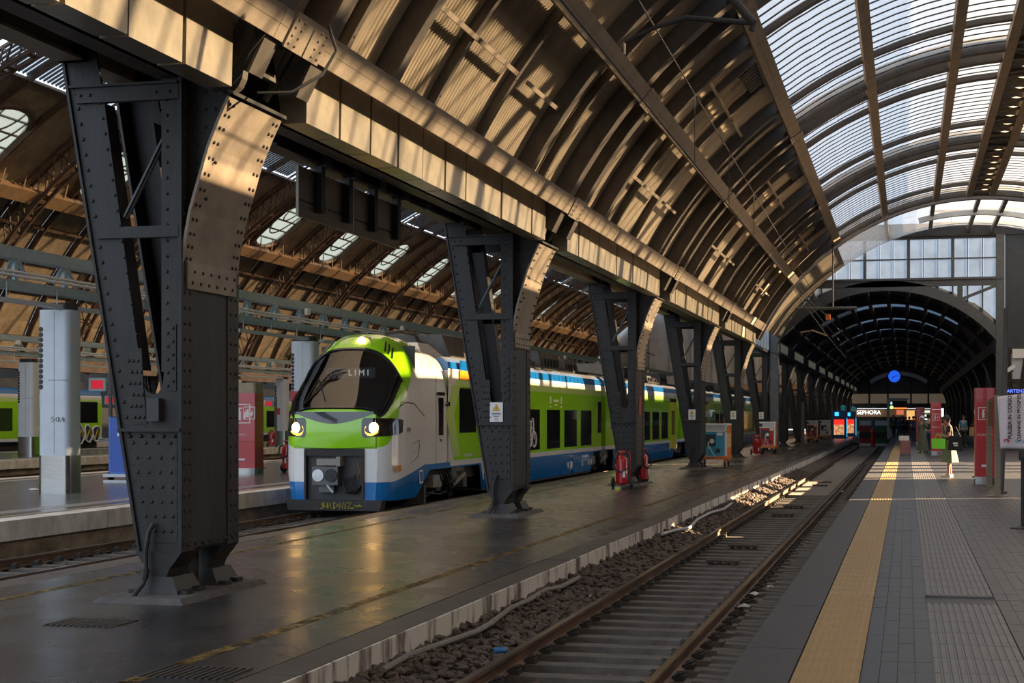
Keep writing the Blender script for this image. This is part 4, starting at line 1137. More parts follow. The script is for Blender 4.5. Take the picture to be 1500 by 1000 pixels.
US = [0, .03, .06] + [.09 + .045 * i for i in range(70)] + [3.5, 3.9, 4.4]
def lerp_t(tab, u):
    if u <= tab[0][0]: return tab[0][1]
    for (a, x), (b, y) in zip(tab, tab[1:]):
        if u <= b: return x + (y - x) * (u - a) / (b - a)
    return tab[-1][1]
ZT = [(0, 2.27), (.05, 2.37), (.12, 2.46), (.22, 2.60), (.48, 2.96), (.76, 3.34), (1.04, 3.66), (1.32, 3.92), (1.62, 4.09), (2.0, 4.19), (2.6, 4.18), (3.4, 4.0), (4.4, 3.80)]
WT = [(0, 1.02), (.05, 1.12), (.12, 1.20), (.22, 1.27), (.48, 1.345), (.9, 1.39), (1.32, 1.41), (4, 1.41)]
ET = [(0, 5.0), (.3, 4.0), (.8, 3.0), (1.4, 3.0), (2.4, 3.4), (4.4, 5.5)]
ZC = 1.45
def bulge(x, u): return u + .20 * (abs(x) / 1.4) ** 2 * math.exp(-u / .9)
def sect(u, t, off=0.0):
    """t in degrees: 0 right waist .. 90 roof .. 180 left waist"""
    w, zt, e = lerp_t(WT, u) + off, lerp_t(ZT, u) + off, lerp_t(ET, u)
    c, s_ = cos(RAD(t)), sin(RAD(t))
    x = w * math.copysign(abs(c) ** (2 / e), c); z = ZC + (zt - ZC) * abs(s_) ** (2 / (e * .92))
    tum = 1 - .10 * max(0, (z - 2.6) / 1.5)
    return (x * tum, bulge(x, u), z)
def side(u, z, sgn, off=0.0):
    w = lerp_t(WT, u) + off
    w *= 1 - .05 * max(0, (.9 - z) / .6)
    return (sgn * w, bulge(w, u), z)
def secpt(u, z, sgn=1, off=0.0):
    """point of the shell at height z"""
    if z <= ZC: return side(u, z, sgn, off)
    w, zt, e = lerp_t(WT, u) + off, lerp_t(ZT, u) + off, lerp_t(ET, u)
    q = min(1, (z - ZC) / (zt - ZC)) ** (e * .92 / 2); c = sqrt(max(0, 1 - q * q))
    x = w * c ** (2 / e); x *= 1 - .10 * max(0, (z - 2.6) / 1.5)
    return (sgn * x, bulge(x, u), z)
GB = [(0, 1.47), (.15, 1.55), (.45, 2.0), (.7, 2.35), (1.5, 2.9), (2.1, 3.35), (2.6, 3.7), (3.0, 4.3), (9, 9)]
SC0, SC1, SCT = .09, 1.15, 36      # windscreen opening
def is_screen(u, t): return SC0 < u < SC1 and SCT < t < 180 - SCT
def t_at(u, z):
    if z <= ZC: return 0.0
    zt, e = lerp_t(ZT, u), lerp_t(ET, u)
    q = (z - ZC) / (zt - ZC)
    return 90.0 if q >= 1 else math.degrees(math.asin(q ** (e * .92 / 2)))
NA_, NB_, NL1, NL2 = 22, 30, 8, 14
def nose(off, lining=False):
    """shell whose rows follow the colour edges: blue skirt, white flank, lime front and hood"""
    b = MB(); rows = []; tts = []
    def vid(p): b.v.append(p); return len(b.v) - 1
    for u in US:
        zb = .68 + .34 * max(0, min(1, (u - .3) / 2.0)); zcut = min(.25 if u < 1.9 else .25 + (u - 1.9) * .75, zb - .14)
        zl = [zcut + (zb - zcut) * i / NL1 for i in range(NL1)] + [zb + (ZC - zb) * i / NL2 for i in range(NL2)]
        tb = t_at(u, lerp_t(GB, u))
        ta = [tb * i / NA_ for i in range(NA_)] + [tb + (90 - tb) * i / NB_ for i in range(NB_ + 1)]
        tall = ta + [180 - t for t in reversed(ta[:-1])]
        rows.append([vid(side(u, z, 1, off)) for z in zl] + [vid(sect(u, t, off)) for t in tall] + [vid(side(u, z, -1, off)) for z in reversed(zl)])
        tts.append(tall)
    n = len(rows[0]); nl = NL1 + NL2; nt = len(tts[0]) - 1
    def colour(j):
        jj = min(j, n - 2 - j)
        return 2 if jj < NL1 else (1 if jj < nl + NA_ else 0)
    for i in range(len(US) - 1):
        um = (US[i] + US[i + 1]) / 2
        for j in range(n - 1):
            if nl <= j < nl + nt:
                k = j - nl; t = (tts[i][k] + tts[i][k + 1] + tts[i + 1][k] + tts[i + 1][k + 1]) / 4
                if is_screen(um, t): continue
            if lining and (j < nl - 6 or j > n - nl + 5): continue
            b.f.append((rows[i][j], rows[i + 1][j], rows[i + 1][j + 1], rows[i][j + 1])); b.m.append(colour(j))
    if not lining:
        b.f.append(tuple(rows[0][nl:nl + nt + 1])); b.m.append(0)
        zs = [.25, .68, 1.0, 1.45]
        for sgn in (1, -1):
            for a, c in zip(zs, zs[1:]):
                pa = [side(0, a, sgn), side(0, c, sgn)]
                q = [(sgn * .73, bulge(.73, 0), c), (sgn * .73, bulge(.73, 0), a)]
                o = len(b.v); b.v += [pa[0], pa[1], q[0], q[1]]; b.f.append((o, o + 1, o + 2, o + 3)); b.m.append(2 if (a + c) / 2 < .68 else 1)
    return b
nb_ = nose(0)
nme = nb_.mesh('nose_shell', [M_LIME, M_TWHITE, M_BLUE]); 
nme.polygons.foreach_set('use_smooth', [True] * len(nme.polygons)); nme.set_sharp_from_angle(angle=RAD(35))
obj('nose_shell', nme, train)
obj('cab_lining', nose(-.03, True), train, mats=[M_DARK] * 3)
# hood front gets its own curved cap so that it is not flat
def front_patch(name, m, f_lo, f_hi, x0, x1, off, n=20, k=5):
    b = MB(); vs = []; fs = []
    for i in range(n + 1):
        x = x0 + (x1 - x0) * i / n
        for j in range(k + 1):
            z = f_lo(x) + (f_hi(x) - f_lo(x)) * j / k
            vs.append((x, bulge(x, 0) - off - .05 * (1 - ((z - 1.85) / .5) ** 2) * max(0, 1 - (x / 1.05) ** 2), z))
    for i in range(n):
        for j in range(k): q = i * (k + 1) + j; fs.append((q, q + 1, q + k + 2, q + k + 1))
    b.add(vs, fs); me = b.mesh(name, m); me.polygons.foreach_set('use_smooth', [True] * len(me.polygons))
    return obj(name, me, train)
front_patch('hood', M_LIME, lambda x: 1.46 + .05 * abs(x) ** 2, lambda x: 2.24, -.99, .99, .02)
front_patch('visor_panel', M_TBLK, lambda x: 2.02 + .24 * (abs(x) / .95) ** 1.6, lambda x: 2.30, -.95, .95, .03)
# windscreen
b = MB(); vs = []; fs = []
uu = [SC0 - .03 + (SC1 + .05 - SC0 + .03) * i / 14 for i in range(15)]; tt = [SCT - 2 + (180 - 2 * SCT + 4) * i / 30 for i in range(31)]
for u in uu:
    for t in tt: vs.append(sect(u, t, .012))
for i in range(14):
    for j in range(30): q = i * 31 + j; fs.append((q, q + 1, q + 32, q + 31))
b.add(vs, fs); wme = b.mesh('windscreen', M_WSCR); wme.polygons.foreach_set('use_smooth', [True] * len(wme.polygons))
scr = obj('windscreen', wme, train)
def strip_on(name, m, pts, w, parent):
    bb = MB(); bb.tube(pts, w, 6); return obj(name, bb, parent, mats=m)
strip_on('screen_border', M_TBLK, [sect(u, SCT, .012) for u in uu], .045, scr); strip_on('screen_border', M_TBLK, [sect(u, 180 - SCT, .012) for u in uu], .045, scr)
strip_on('screen_border', M_TBLK, [sect(SC1 + .02, t, .01) for t in tt], .045, scr); strip_on('screen_border', M_TBLK, [sect(SC0 - .03, t, .01) for t in tt], .04, scr)
strip_on('screen_pillar', M_TBLK, [sect(u, 42, .01) for u in uu], .03, scr); strip_on('screen_pillar', M_TBLK, [sect(u, 138, .01) for u in uu], .03, scr)
w0 = sect(.12, 112, .05); w1 = sect(.55, 104, .05); w2 = sect(.42, 96, .05); w3 = sect(.16, 92, .05)
obj('wiper', MB().tube([w0, w1], .014, 6).tube([w1, w3], .012, 6).tube([w2, w0], .01, 6), scr, mats=M_BLACK)
dsp = obj('destination_display', MB().box(-.62, .62, 1.06, 1.10, 3.10, 3.34), train, mats=M_TBLK)
obj('display_text', text_mesh('display_text', 'L I M I', .2, emit_mat('led_white', (1, .9, .7), .9)), dsp, loc=(.2, 1.055, 3.22), rot=(pi / 2, 0, 0))
obj('dashboard', MB().taper(-1.0, 1.0, .35, .9, 1.5, 2.35, .08, .1), train, mats=M_DARK)
obj('cab_rear_wall', MB().box(-1.2, 1.2, 2.2, 2.24, 1.0, 3.9), train, mats=M_DARK)
# head lamps
def lamp(sg):
    b = MB(); vs = []; fs = []; n = 16; k = 4
    for i in range(n + 1):
        s_ = i / n
        lo = 1.70 + .12 * s_ ** 1.5 + .10 * max(0, s_ - .8); hi = 2.16 - .02 * s_ - .10 * max(0, s_ - .7)
        if i == n: lo = hi - .02
        if i == 0: lo, hi = 1.78, 2.08
        for j in range(k + 1):
            z = lo + (hi - lo) * j / k
            if s_ < .4:
                x = .68 + (.985 - .68) * s_ / .4; p = (x, bulge(x, 0) - .05 + .03 * s_, z)
            else:
                u = (s_ - .4) / .6 * .80 + .004; p = secpt(u, z, 1, .02)
            vs.append((sg * p[0], p[1], p[2]))
    for i in range(n):
        for j in range(k): q = i * (k + 1) + j; fs.append((q, q + 1, q + k + 2, q + k + 1))
    b.add(vs, fs); me = b.mesh('headlight', M_TBLK); me.polygons.foreach_set('use_smooth', [True] * len(me.polygons))
    h = obj('headlight', me, train)
    obj('lamp_bulb', MB().lathe([(.13, .0), (.12, -.03), (.07, -.05)], 20, (sg * .93, .075, 1.93), 'y'), h, mats=M_LAMP)
    b = MB(); pts = [(sg * (.93 - .18 * cos(q / 8 * pi * .9 - .5)), .035, 1.93 - .16 * sin(q / 8 * pi * .9 - .2)) for q in range(9)]
    b.tube(pts, .025, 6); obj('amber_ring', b, h, mats=M_AMBER)
lamp(1); lamp(-1)
tl = obj('top_light', MB().add([sect(1.30, 108, .014), sect(1.30, 78, .014), sect(1.62, 84, .014), sect(1.62, 98, .014)], [(0, 1, 2, 3)]), train, mats=M_TBLK)
pc = sect(1.40, 88, .02); obj('lamp_bulb', MB().lathe([(.11, .02), (.10, -.03), (.05, -.05)], 16, (pc[0], pc[1], pc[2]), 'y'), tl, mats=M_LAMP)
for sgn in (-1, 1):
    for i in range(3):
        t = 90 + sgn * (26 + i * 5)
        obj('hood_slot', MB().tube([sect(1.32, t, .006), sect(1.62, t - sgn * 5, .006)], .02, 6), train, mats=M_TBLK)
# seams
obj('seam', MB().tube([secpt(.75, 2.42, 1, .004), secpt(1.1, 2.52, 1, .004), secpt(1.6, 2.5, 1, .004), secpt(2.3, 2.2, 1, .004)], .012, 5), train, mats=M_TBLK)
# coupler bay
bay = obj('coupler_bay', MB().box(-.73, .73, .12, .9, .25, 1.46), train, mats=M_DARK)
b = MB(); b.box(-.73, .73, .02, .1, 1.28, 1.45); b.box(-.73, -.68, .0, .5, .3, 1.4); b.box(.68, .73, .0, .5, .3, 1.4)
obj('bay_frame', b, train, mats=M_UNDER)
cp = obj('coupler', MB().box(-.46, .16, -.16, .25, .62, 1.04).box(-.34, .02, -.05, .3, .45, .62), train, mats=mat('coupler_grey', (0.12, 0.12, 0.12), .5, .4))
obj('coupler_cone', MB().lathe([(.14, -.19), (.14, -.155)], 18, (-.31, 0, .84), 'y'), cp, mats=M_CHROME)
obj('coupler_cone', MB().lathe([(.15, -.19), (.15, -.155)], 18, (.0, 0, .84), 'y'), cp, mats=M_BLACK)
obj('electric_head', MB().box(-.36, .12, -.14, .2, 1.07, 1.22).box(.12, .22, -.16, .2, 1.05, 1.27), cp, mats=M_GEAR2)
obj('coupler_handle', MB().tube([(-.1, -.15, .62), (.06, -.18, .45)], .025, 6), cp, mats=M_LTGREY)
b = MB()
for i in range(6): b.tube([(.1 + .08 * i, .05, .7 + .03 * i), (.25 + .06 * i, -.02, .45), (.5 + .03 * i, .06, .42 + .04 * i), (.68, .1, .6)], .018, 5)
obj('hose', b, train, mats=M_BLACK)
obj('hose_valve', MB().tube([(.6, .0, 1.15), (.64, -.02, .9), (.6, .0, .75)], .02, 6), train, mats=mat('brass', (.3, .2, .05), .4, .7))
obj('plough', MB().taper(-1.12, 1.12, -.02, .3, .03, .27, -.05, .02), train, mats=M_UNDER)
# painted tag on the plough
M_TAGY = mat('tag_yellow', (0.62, 0.55, 0.02), .5)
def strokes(lines, r, y, ox, oz, s):
    b = MB()
    for ln in lines: b.tube([(ox + p[0] * s, y, oz + p[1] * s) for p in ln], r, 5)
    return b
tg = [[(0, 0), (.5, .1), (.25, .8), (.45, .9)], [(.6, .9), (.6, .1), (.9, .5), (1.1, .1), (1.1, .9)], [(1.2, 0), (1.5, .9), (1.7, 0)], [(2.1, 0), (2.1, 1), (2.8, .5), (2.1, 0)], [(3.0, 0), (3.0, .9), (3.5, .1), (3.6, 1)], [(3.9, 0), (3.9, .8)], [(4.1, .9), (4.9, .9), (4.2, .1), (5.2, .1)], [(5.3, .5), (6.6, .4), (5.6, .2), (6.2, .7)]]
obj('painted_tag', strokes(tg, .009, -.06, -.30, .075, .155), train, mats=M_TAGY)
# side details of the cab
def on_side(name, poly, m, off=.006, thick=.006, parent=None, du=DU):
    """poly of (u, z) on the right flank (flat part)"""
    b = MB(); b.prism([(u + du, z) for u, z in poly], 'x', 1.41 + off - thick, 1.41 + off); return obj(name, b, parent or train, mats=m)
wp = on_side('white_panel', [(3.0, 1.04), (3.0, 3.42), (3.95, 3.42), (3.55, 2.95), (2.95, 1.9), (3.5, 1.04)], M_TWHITE)
on_side('chevron', [(3.32, 3.0), (4.05, 3.0), (3.5, 2.25), (4.0, 1.15), (3.45, 1.15), (2.8, 2.2)], M_LLIME, .010)
on_side('orange_flash', [(4.0, 3.16), (4.0, 3.40), (5.2, 3.40), (5.2, 3.16)], M_ORANGE, .011)
on_side('blue_flash', [(4.0, 3.40), (4.0, 3.66), (5.3, 3.66), (5.3, 3.40)], M_BLUE, .008)
cw_ = on_side('cab_door_window', [(2.24, 1.72), (2.24, 2.66), (2.60, 2.66), (2.60, 1.72)], M_TBLK, .01, .02)
obj('window_gasket', MB().box(1.40, 1.425, 2.14 + DU, 2.70 + DU, 2.72, 2.80), cw_, mats=M_TBLK)
on_side('door_seam', [(2.02, 1.0), (2.02, 3.2), (2.035, 3.2), (2.035, 1.0)], M_TBLK, .004)
on_side('door_seam', [(2.92, 1.0), (2.92, 3.2), (2.935, 3.2), (2.935, 1.0)], M_TBLK, .004)
obj('camera_stalk', MB().tube([(1.40, 2.82 + DU, 2.48), (1.5, 2.82 + DU, 2.48), (1.5, 2.80 + DU, 2.56)], .03, 6), train, mats=M_TBLK)
tm = text_mesh('unit_number', 'ETR 204 003-A', .15, M_TBLK, .002)
obj('unit_number', tm, train, loc=(1.402, 1.55, 1.86), rot=(pi / 2, 0, pi / 2))
obj('door_label', MB().box(1.41, 1.416, 2.32 + DU, 2.50 + DU, 1.56, 1.62), train, mats=M_GEAR)
b = MB(); b.tube([(1.403, 1.32, 1.08), (1.403, 1.38, 1.52), (1.415, 1.92, 1.62), (1.415, 1.94, 1.5), (1.415, 1.80, 1.22), (1.403, 1.32, 1.08)], .008, 5)
obj('hatch_outline', b, train, mats=M_TBLK)
obj('hatch_print', text_mesh('hatch_print', '11', .09, M_TBLK, .002), train, loc=(1.418, 1.55, 1.33), rot=(pi / 2, 0, pi / 2))
b = MB(); b.prism([(.44, .92), (.44, 1.06), (.70, 1.06), (.70, .92)], 'x', 1.38, 1.392); obj('orange_mark', b, train, mats=M_ORANGE)
pn = on_side('white_print', [(1.35, .58), (1.35, .9), (1.62, .9), (1.62, .58)], M_WHITE, .0, du=.6)
on_side('print_ground', [(1.39, .62), (1.39, .86), (1.58, .86), (1.58, .62)], M_BLUE, .002, .004, pn, .6)
# car bodies
PROF = [(1.41, .88), (1.41, 2.6), (1.385, 3.3), (1.32, 3.6), (1.15, 3.74), (.6, 3.79)]
PROF = PROF + [(-x, z) for x, z in reversed(PROF)]
CARS = [(4.38, 23.6), (24.4, 43.2), (44.0, 62.8), (63.6, 85.2)]
names_c = ['body', 'body', 'body', 'body']
bodies = []
for a, c in CARS:
    bodies.append(obj('car_body', MB().prism(PROF, 'y', a, c), train, mats=M_BODY))
for (a, c), (d, e) in zip(CARS, CARS[1:]):
    b = MB()
    for i in range(7): b.box(-1.25, 1.25, c + .02 + i * .11, c + .09 + i * .11, .9, 3.55)
    b.box(-1.15, 1.15, c, d, .95, 3.5); obj('gangway_bellows', b, train, mats=M_BLACK)
SK = [(6.8, 22.4), (25.6, 42.0), (45.2, 61.6), (64.8, 83.2)]
for a, c in SK:
    b = MB(); b.add([(1.41, a + .25, .88), (1.41, c - .25, .88), (1.36, c - .6, .2), (1.36, a + .6, .2)], [(0, 1, 2, 3)]); b.add([(1.39, a + .25, .88), (1.39, c - .25, .88), (1.34, c - .6, .2), (1.34, a + .6, .2)], [(3, 2, 1, 0)])
    b.add([(-1.41, a + .25, .88), (-1.41, c - .25, .88), (-1.36, c - .6, .2), (-1.36, a + .6, .2)], [(0, 1, 2, 3)])
    obj('skirt', b, train, mats=M_BLUE)
    obj('skirt_edge', MB().box(-1.36, 1.37, a + .6, c - .6, .14, .2), train, mats=M_UNDER)
obj('underframe', MB().box(-1.2, 1.2, 3.0, 84, .55, .9), train, mats=M_UNDER)
# windows and doors on the right flank (metres from the nose)
def window(ya, yb, za, zb, parent):
    f_ = MB(); f_.prism([(ya - .04, za - .04), (ya - .04, zb + .04), (yb + .04, zb + .04), (yb + .04, za - .04)], 'x', 1.405, 1.414)
    w = obj('window', f_, parent, mats=M_TBLK)
    obj('pane', MB().box(1.413, 1.418, ya, yb, za, zb), w, mats=M_WIN)
    return w
W1 = [(37.02, 38.46, 1.80, 2.90), (42.84, 45.6, 1.18, 2.38), (46.63, 48.4, 1.18, 2.38), (49.13, 51.0, 1.18, 2.38), (51.73, 53.5, 1.18, 2.38)]
for ya, yb, za, zb in W1: window(ya - TY0, yb - TY0, za, zb, bodies[0])
W2 = [(57.2, 58.4, 1.75, 2.75), (64.4, 66.3), (67.0, 68.8), (69.6, 71.4)]
window(22.9, 23.5, 1.62, 2.72, bodies[0])
for w in W2: window(w[0] - TY0, w[1] - TY0, w[2] if len(w) > 2 else 1.18, w[3] if len(w) > 2 else 2.38, bodies[1])
def door(ya, yb, parent):
    d = obj('door', MB().box(1.40, 1.42, ya, yb, .62, 2.92), parent, mats=M_TYEL)
    m = (ya + yb) / 2
    for q in (-1, 1): obj('door_pane', MB().box(1.419, 1.425, m + q * .28 - .16, m + q * .28 + .16, 1.3, 2.5), d, mats=M_WIN)
    obj('door_head', MB().box(1.40, 1.43, ya, yb, 2.93, 3.1), d, mats=M_TBLK)
    obj('door_gap', MB().box(1.419, 1.423, m - .01, m + .01, .65, 2.9), d, mats=M_TBLK)
    b = MB(); b.add([(1.413, ya - .35, 1.04), (1.413, ya - .02, 1.04), (1.413, ya - .02, .45), (1.413, ya - .15, .45)], [(0, 1, 2, 3)]); b.add([(1.413, yb + .35, 1.04), (1.413, yb + .02, 1.04), (1.413, yb + .02, .45), (1.413, yb + .15, .45)], [(3, 2, 1, 0)])
    obj('door_surround', b, d, mats=M_TWHITE)
door(39.3 - TY0, 41.2 - TY0, bodies[0]); door(72.2 - TY0, 74.0 - TY0, bodies[1])
y = 43.6
for c in (2, 3):
    a0, a1 = CARS[c]
    for i in range(3): window(a0 + 1.2 + i * 2.4, a0 + 3.0 + i * 2.4, 1.18, 2.38, bodies[c])
    door(a0 + 9.0, a0 + 10.8, bodies[c])
    for i in range(3): window(a0 + 11.6 + i * 2.4, a0 + 13.3 + i * 2.4, 1.18, 2.38, bodies[c])
# bicycle pictogram on the window
b = MB(); yb_, zb_ = 11.55 + DU, 1.48
for q in (-.30, .30): b.tube([(1.424, yb_ + q + .24 * cos(t * pi / 8), zb_ + .24 * sin(t * pi / 8)) for t in range(17)], .03, 5, False)
b.tube([(1.424, yb_ - .30, zb_), (1.424, yb_ - .12, zb_ + .36), (1.424, yb_ + .2, zb_ + .36), (1.424, yb_, zb_), (1.424, yb_ - .30, zb_)], .03, 5); b.tube([(1.424, yb_ + .3, zb_), (1.424, yb_ + .15, zb_ + .62), (1.424, yb_ + .05, zb_ + .66)], .03, 5)
b.tube([(1.424, yb_ - .12, zb_ + .36), (1.424, yb_ - .16, zb_ + .55)], .03, 5); b.tube([(1.424, yb_ - .28, zb_ + .56), (1.424, yb_ - .05, zb_ + .56)], .035, 5)
obj('bicycle_pictogram', b, bodies[0], mats=M_WHITE)
# printed marks
b = MB()
for q in (15.2, 16.75):
    b.box(1.412, 1.416, q, q + .18, 2.62, 2.86); b.box(1.412, 1.416, q - .05, q + .23, 2.50, 2.55)
b.box(1.412, 1.416, 15.7, 16.5, 2.68, 2.76); b.box(1.412, 1.416, 15.9, 16.3, 2.56, 2.61)
obj('white_print', b, bodies[0], mats=mat('pale_print', (.62, .75, .45), .5))
b = MB()
for q in (17.8, 18.4, 20.1, 21.2, 21.6): b.box(1.40, 1.414, q, q + .16, .42, .62)
b.box(1.40, 1.414, 20.2, 21.2, .72, .80); b.box(1.40, 1.414, 18.2, 18.4, .36, .64)
obj('white_print', b, bodies[0], mats=M_WHITE)
obj('car_number', text_mesh('car_number', '94 83 4204 003', .12, M_WHITE, .002), bodies[0], loc=(1.418, 6.0, 1.16), rot=(pi / 2, 0, pi / 2))
# bogies
wh = MB().lathe([(.42, 0), (.45, .02), (.45, .03), (.42, .04), (.42, .12), (.3, .13), (.12, .16)], 24, axis='x').mesh('wheel', mat('wheel_steel', (.05, .045, .04), .5, .5), True)
def bogie(yc, detail):
    bo = obj('bogie', MB().box(-1.12, -.98, yc - 1.7, yc + 1.7, .45, .62).box(.98, 1.12, yc - 1.7, yc + 1.7, .45, .62).box(-1.0, 1.0, yc - .25, yc + .25, .4, .65), train, mats=M_UNDER)
    for dy in (-1.15, 1.15):
        for s in (-1, 1):
            o = obj('wheel', wh, bo, loc=(s * .70, yc + dy, .45)); o.scale = (s, 1, 1)
        obj('axle_box', MB().box(1.0, 1.24, yc + dy - .17, yc + dy + .17, .3, .6), bo, mats=M_GEAR)
    if detail:
        obj('damper', MB().tube([(1.26, yc - .1, .40), (1.26, yc + .95, .66)], .07, 8), bo, mats=M_GEAR2)
        obj('air_tank', MB().lathe([(.02, -.25), (.20, -.2), (.20, .2), (.02, .25)], 14, (1.2, yc - .25, .62), 'y'), bo, mats=M_GEAR)
        obj('sand_box', MB().box(1.1, 1.34, yc - 1.9, yc - 1.2, .42, .72), bo, mats=M_GEAR2)
        obj('yaw_bracket', MB().box(1.15, 1.38, yc - .5, yc + .6, .76, .9), bo, mats=M_GEAR)
        b = MB()
        for i in range(5): b.tube([(1.3, yc - 1.4 + i * .22, .9), (1.36, yc - 1.3 + i * .25, .62), (1.28, yc - 1.0 + i * .3, .38), (1.2, yc - .9 + i * .35, .2)], .02, 5)
        b.tube([(1.25, yc - 2.2, .3), (1.3, yc - 1.3, .22), (1.25, yc - .6, .26)], .025, 5)
        obj('brake_hose', b, bo, mats=M_BLACK)
        obj('rail_guard', MB().box(.8, 1.25, yc - 2.35, yc - 2.2, .04, .5).beam((1.1, yc - 2.3, .15), (1.25, yc - 1.6, .3), .05, .05), bo, mats=M_GEAR)
bogie(5.1, True); bogie(24.0, True); bogie(43.6, False); bogie(63.2, False)
# roof equipment
def gear(name, x0, x1, y0, y1, z1, m, dx=.15, dy=.15): return obj(name, MB().taper(x0, x1, y0, y1, 3.74, z1, dx, dy), train, mats=m)
gear('roof_fairing', -.95, .95, 3.5, 5.4, 4.08, M_TWHITE, .3, .5)
ac = gear('air_conditioner', -1.05, 1.1, 5.4, 9.4, 4.36, M_GEAR, .28, .1)
for i in range(14): obj('fin', MB().box(-.7, .82, 5.8 + i * .25, 5.88 + i * .25, 4.36, 4.385), ac, mats=M_GEAR2)
obj('roof_cable', MB().tube([(-.3, 4.4, 4.05), (-.25, 4.2, 4.3), (-.2, 4.0, 4.32), (.1, 4.3, 4.38), (.3, 4.9, 4.33), (.2, 5.4, 4.2)], .05, 6), train, mats=M_GEAR)
yy = 10.2
i = 0
while yy < 82:
    L = random.choice((1.4, 2.2, 3.0))
    hgt = random.uniform(4.05, 4.4)
    if not any(abs(yy + L / 2 - g_) < 2.2 for g_ in (24.0, 43.6, 63.2)):
        u_ = gear('roof_unit', -1.0 + random.uniform(0, .2), 1.05, yy, yy + L, hgt, random.choice((M_GEAR, M_GEAR, M_GEAR2, M_DARK)), random.uniform(.05, .3), random.uniform(.02, .2))
        for q in range(int(L / .45)): obj('vent_rib', MB().box(1.0, 1.06, yy + .2 + q * .42, yy + .32 + q * .42, 3.8, 3.8 + (hgt - 3.8) * .6), u_, mats=M_DARK)
    yy += L + random.uniform(.2, .6); i += 1
obj('roof_rail', MB().box(1.02, 1.08, 8.6, 82, 3.76, 3.86), train, mats=M_DARK)
M_PANTO = mat('panto_red', (0.42, 0.06, 0.04), .5)
pg = obj('pantograph', MB().tube([(.2, 35.5, 4.25), (.2, 36.9, 4.75), (.2, 35.9, 5.15)], .06, 8).tube([(.6, 35.6, 4.2), (.35, 36.9, 4.75)], .04, 6), train, mats=M_PANTO)
obj('contact_strip', MB().box(-.7, 1.1, 35.7, 36.0, 5.15, 5.2).tube([(-.7, 35.85, 5.18), (-1.0, 35.85, 5.05)], .025, 6).tube([(1.1, 35.85, 5.18), (1.4, 35.85, 5.05)], .025, 6), pg, mats=M_DARK)
obj('insulator', MB().lathe([(.05, 0), (.12, .05), (.05, .1), (.12, .15), (.05, .2), (.12, .25), (.05, .3)], 10, (.2, 35.5, 3.95)), pg, mats=M_PANTO)

# a second, graffitied train far left and a third further back
def far_train(x, y0, y1, label, graffiti):
    t = thing('commuter_train', label, 'train', (x, y0, Z_RAIL))
    L = y1 - y0
    bd = obj('car_body', MB().prism(PROF, 'y', 0, L), t, mats=M_BODY)
    obj('underframe', MB().box(-1.2, 1.2, .2, L - .2, .2, .9), t, mats=M_UNDER)
    obj('roof_unit', MB().taper(-1, 1, .8, L - .8, 3.75, 4.2, .2, .3), t, mats=M_GEAR)
    n = int(L / 3.2)
    for i in range(n): window(1.2 + i * 3.1, 2.9 + i * 3.1, 1.5, 2.6, bd)
    cab = window(L - 2.3, L - .5, 1.9, 3.0, bd)
    return t, bd
y_end = onx(149, 600, -45.1)[1]
t2, bd2 = far_train(-46.5, y_end - 24, y_end, 'green train with graffiti on its flank, far left behind grey totems', True)
gr = MB(); gr2 = MB(); gb_ = MB()
for i in range(9):
    yq = 24 - .6 - i * .85
    pts = [(1.43, yq + .38 * cos(t) * (1 + .25 * sin(3 * t + i)), 1.25 + .52 * sin(t) * (1 + .2 * cos(2 * t + i))) for t in [q * 2 * pi / 12 for q in range(13)]]
    gb_.prism([(p[1], p[2]) for p in pts[:-1]], 'x', 1.415, 1.42)
    gr.tube(pts, .05, 5, False)
    gr2.tube([(1.44, yq - .2, .95), (1.44, yq + .1, 1.5), (1.44, yq + .25, 1.1)], .035, 5)
obj('graffiti_fill', gb_, bd2, mats=mat('graffiti_dark', (.02, .03, .08), .5)); obj('graffiti_outline', gr, bd2, mats=M_WHITE); obj('graffiti_stroke', gr2, bd2, mats=M_TAGY)
far_train(-46.5, y_end + 18, y_end + 66, 'green train standing far back behind the red totem', False)
# ================================================================ gantry trusses and totems on the left platforms
P1T = onz(88, 722, Z_P2); XTA = P1T[0]; XTB = -38.9
def gantry(x, y0, y1, label):
    t = thing('lighting_gantry', label, 'gantry', (x, y0, 0))
    L = y1 - y0
    obj('top_chord', MB().box(-.16, .16, 0, L, 5.02, 5.27), t, mats=M_BLUEGREY)
    obj('lower_chord', MB().box(-.14, .14, 0, L, 4.36, 4.56), t, mats=M_BLUEGREY)
    b = MB(); c = MB(); n = int(L / 1.9)
    fr_ = MB(); fr_.beam((0, -.42, 4.62), (0, -.08, 5.03), .05, .09); fr_.beam((0, .42, 4.62), (0, .08, 5.03), .05, .09); fr_.box(-.04, .04, -.07, .07, 4.56, 5.03)
    FM = fr_.mesh('truss_frame', M_BLUEGREY); HM = MB().tube([(.16, 0, 4.14), (.16, 0, 4.5)], .015, 6).mesh('hanger_rod', M_LTGREY)
    for i in range(n):
        obj('truss_frame', FM, t, loc=(.1, .9 + i * 1.9, 0))
        obj('hanger_rod', HM, t, loc=(0, .5 + i * 1.9, 0))
    for dx, dz in ((.20, 4.72), (.24, 4.63), (-.18, 4.7)): obj('conduit', MB().tube([(dx, 0, dz), (dx, L, dz)], .035, 6), t, mats=M_LTGREY)
    i = 0
    while i * 6.2 < L - 6: obj('lamp_strip', MB().box(.06, .24, i * 6.2, i * 6.2 + 5.6, 4.06, 4.15), t, mats=M_LTGREY); i += 1
    for i in range(int(L / 9)): obj('junction_box', MB().box(.2, .3, 2.5 + i * 9, 2.75 + i * 9, 4.86, 5.06), t, mats=M_WHITE)
    return t
gantry(XTA, 14, 120, 'blue grey lighting gantry running above the second platform')
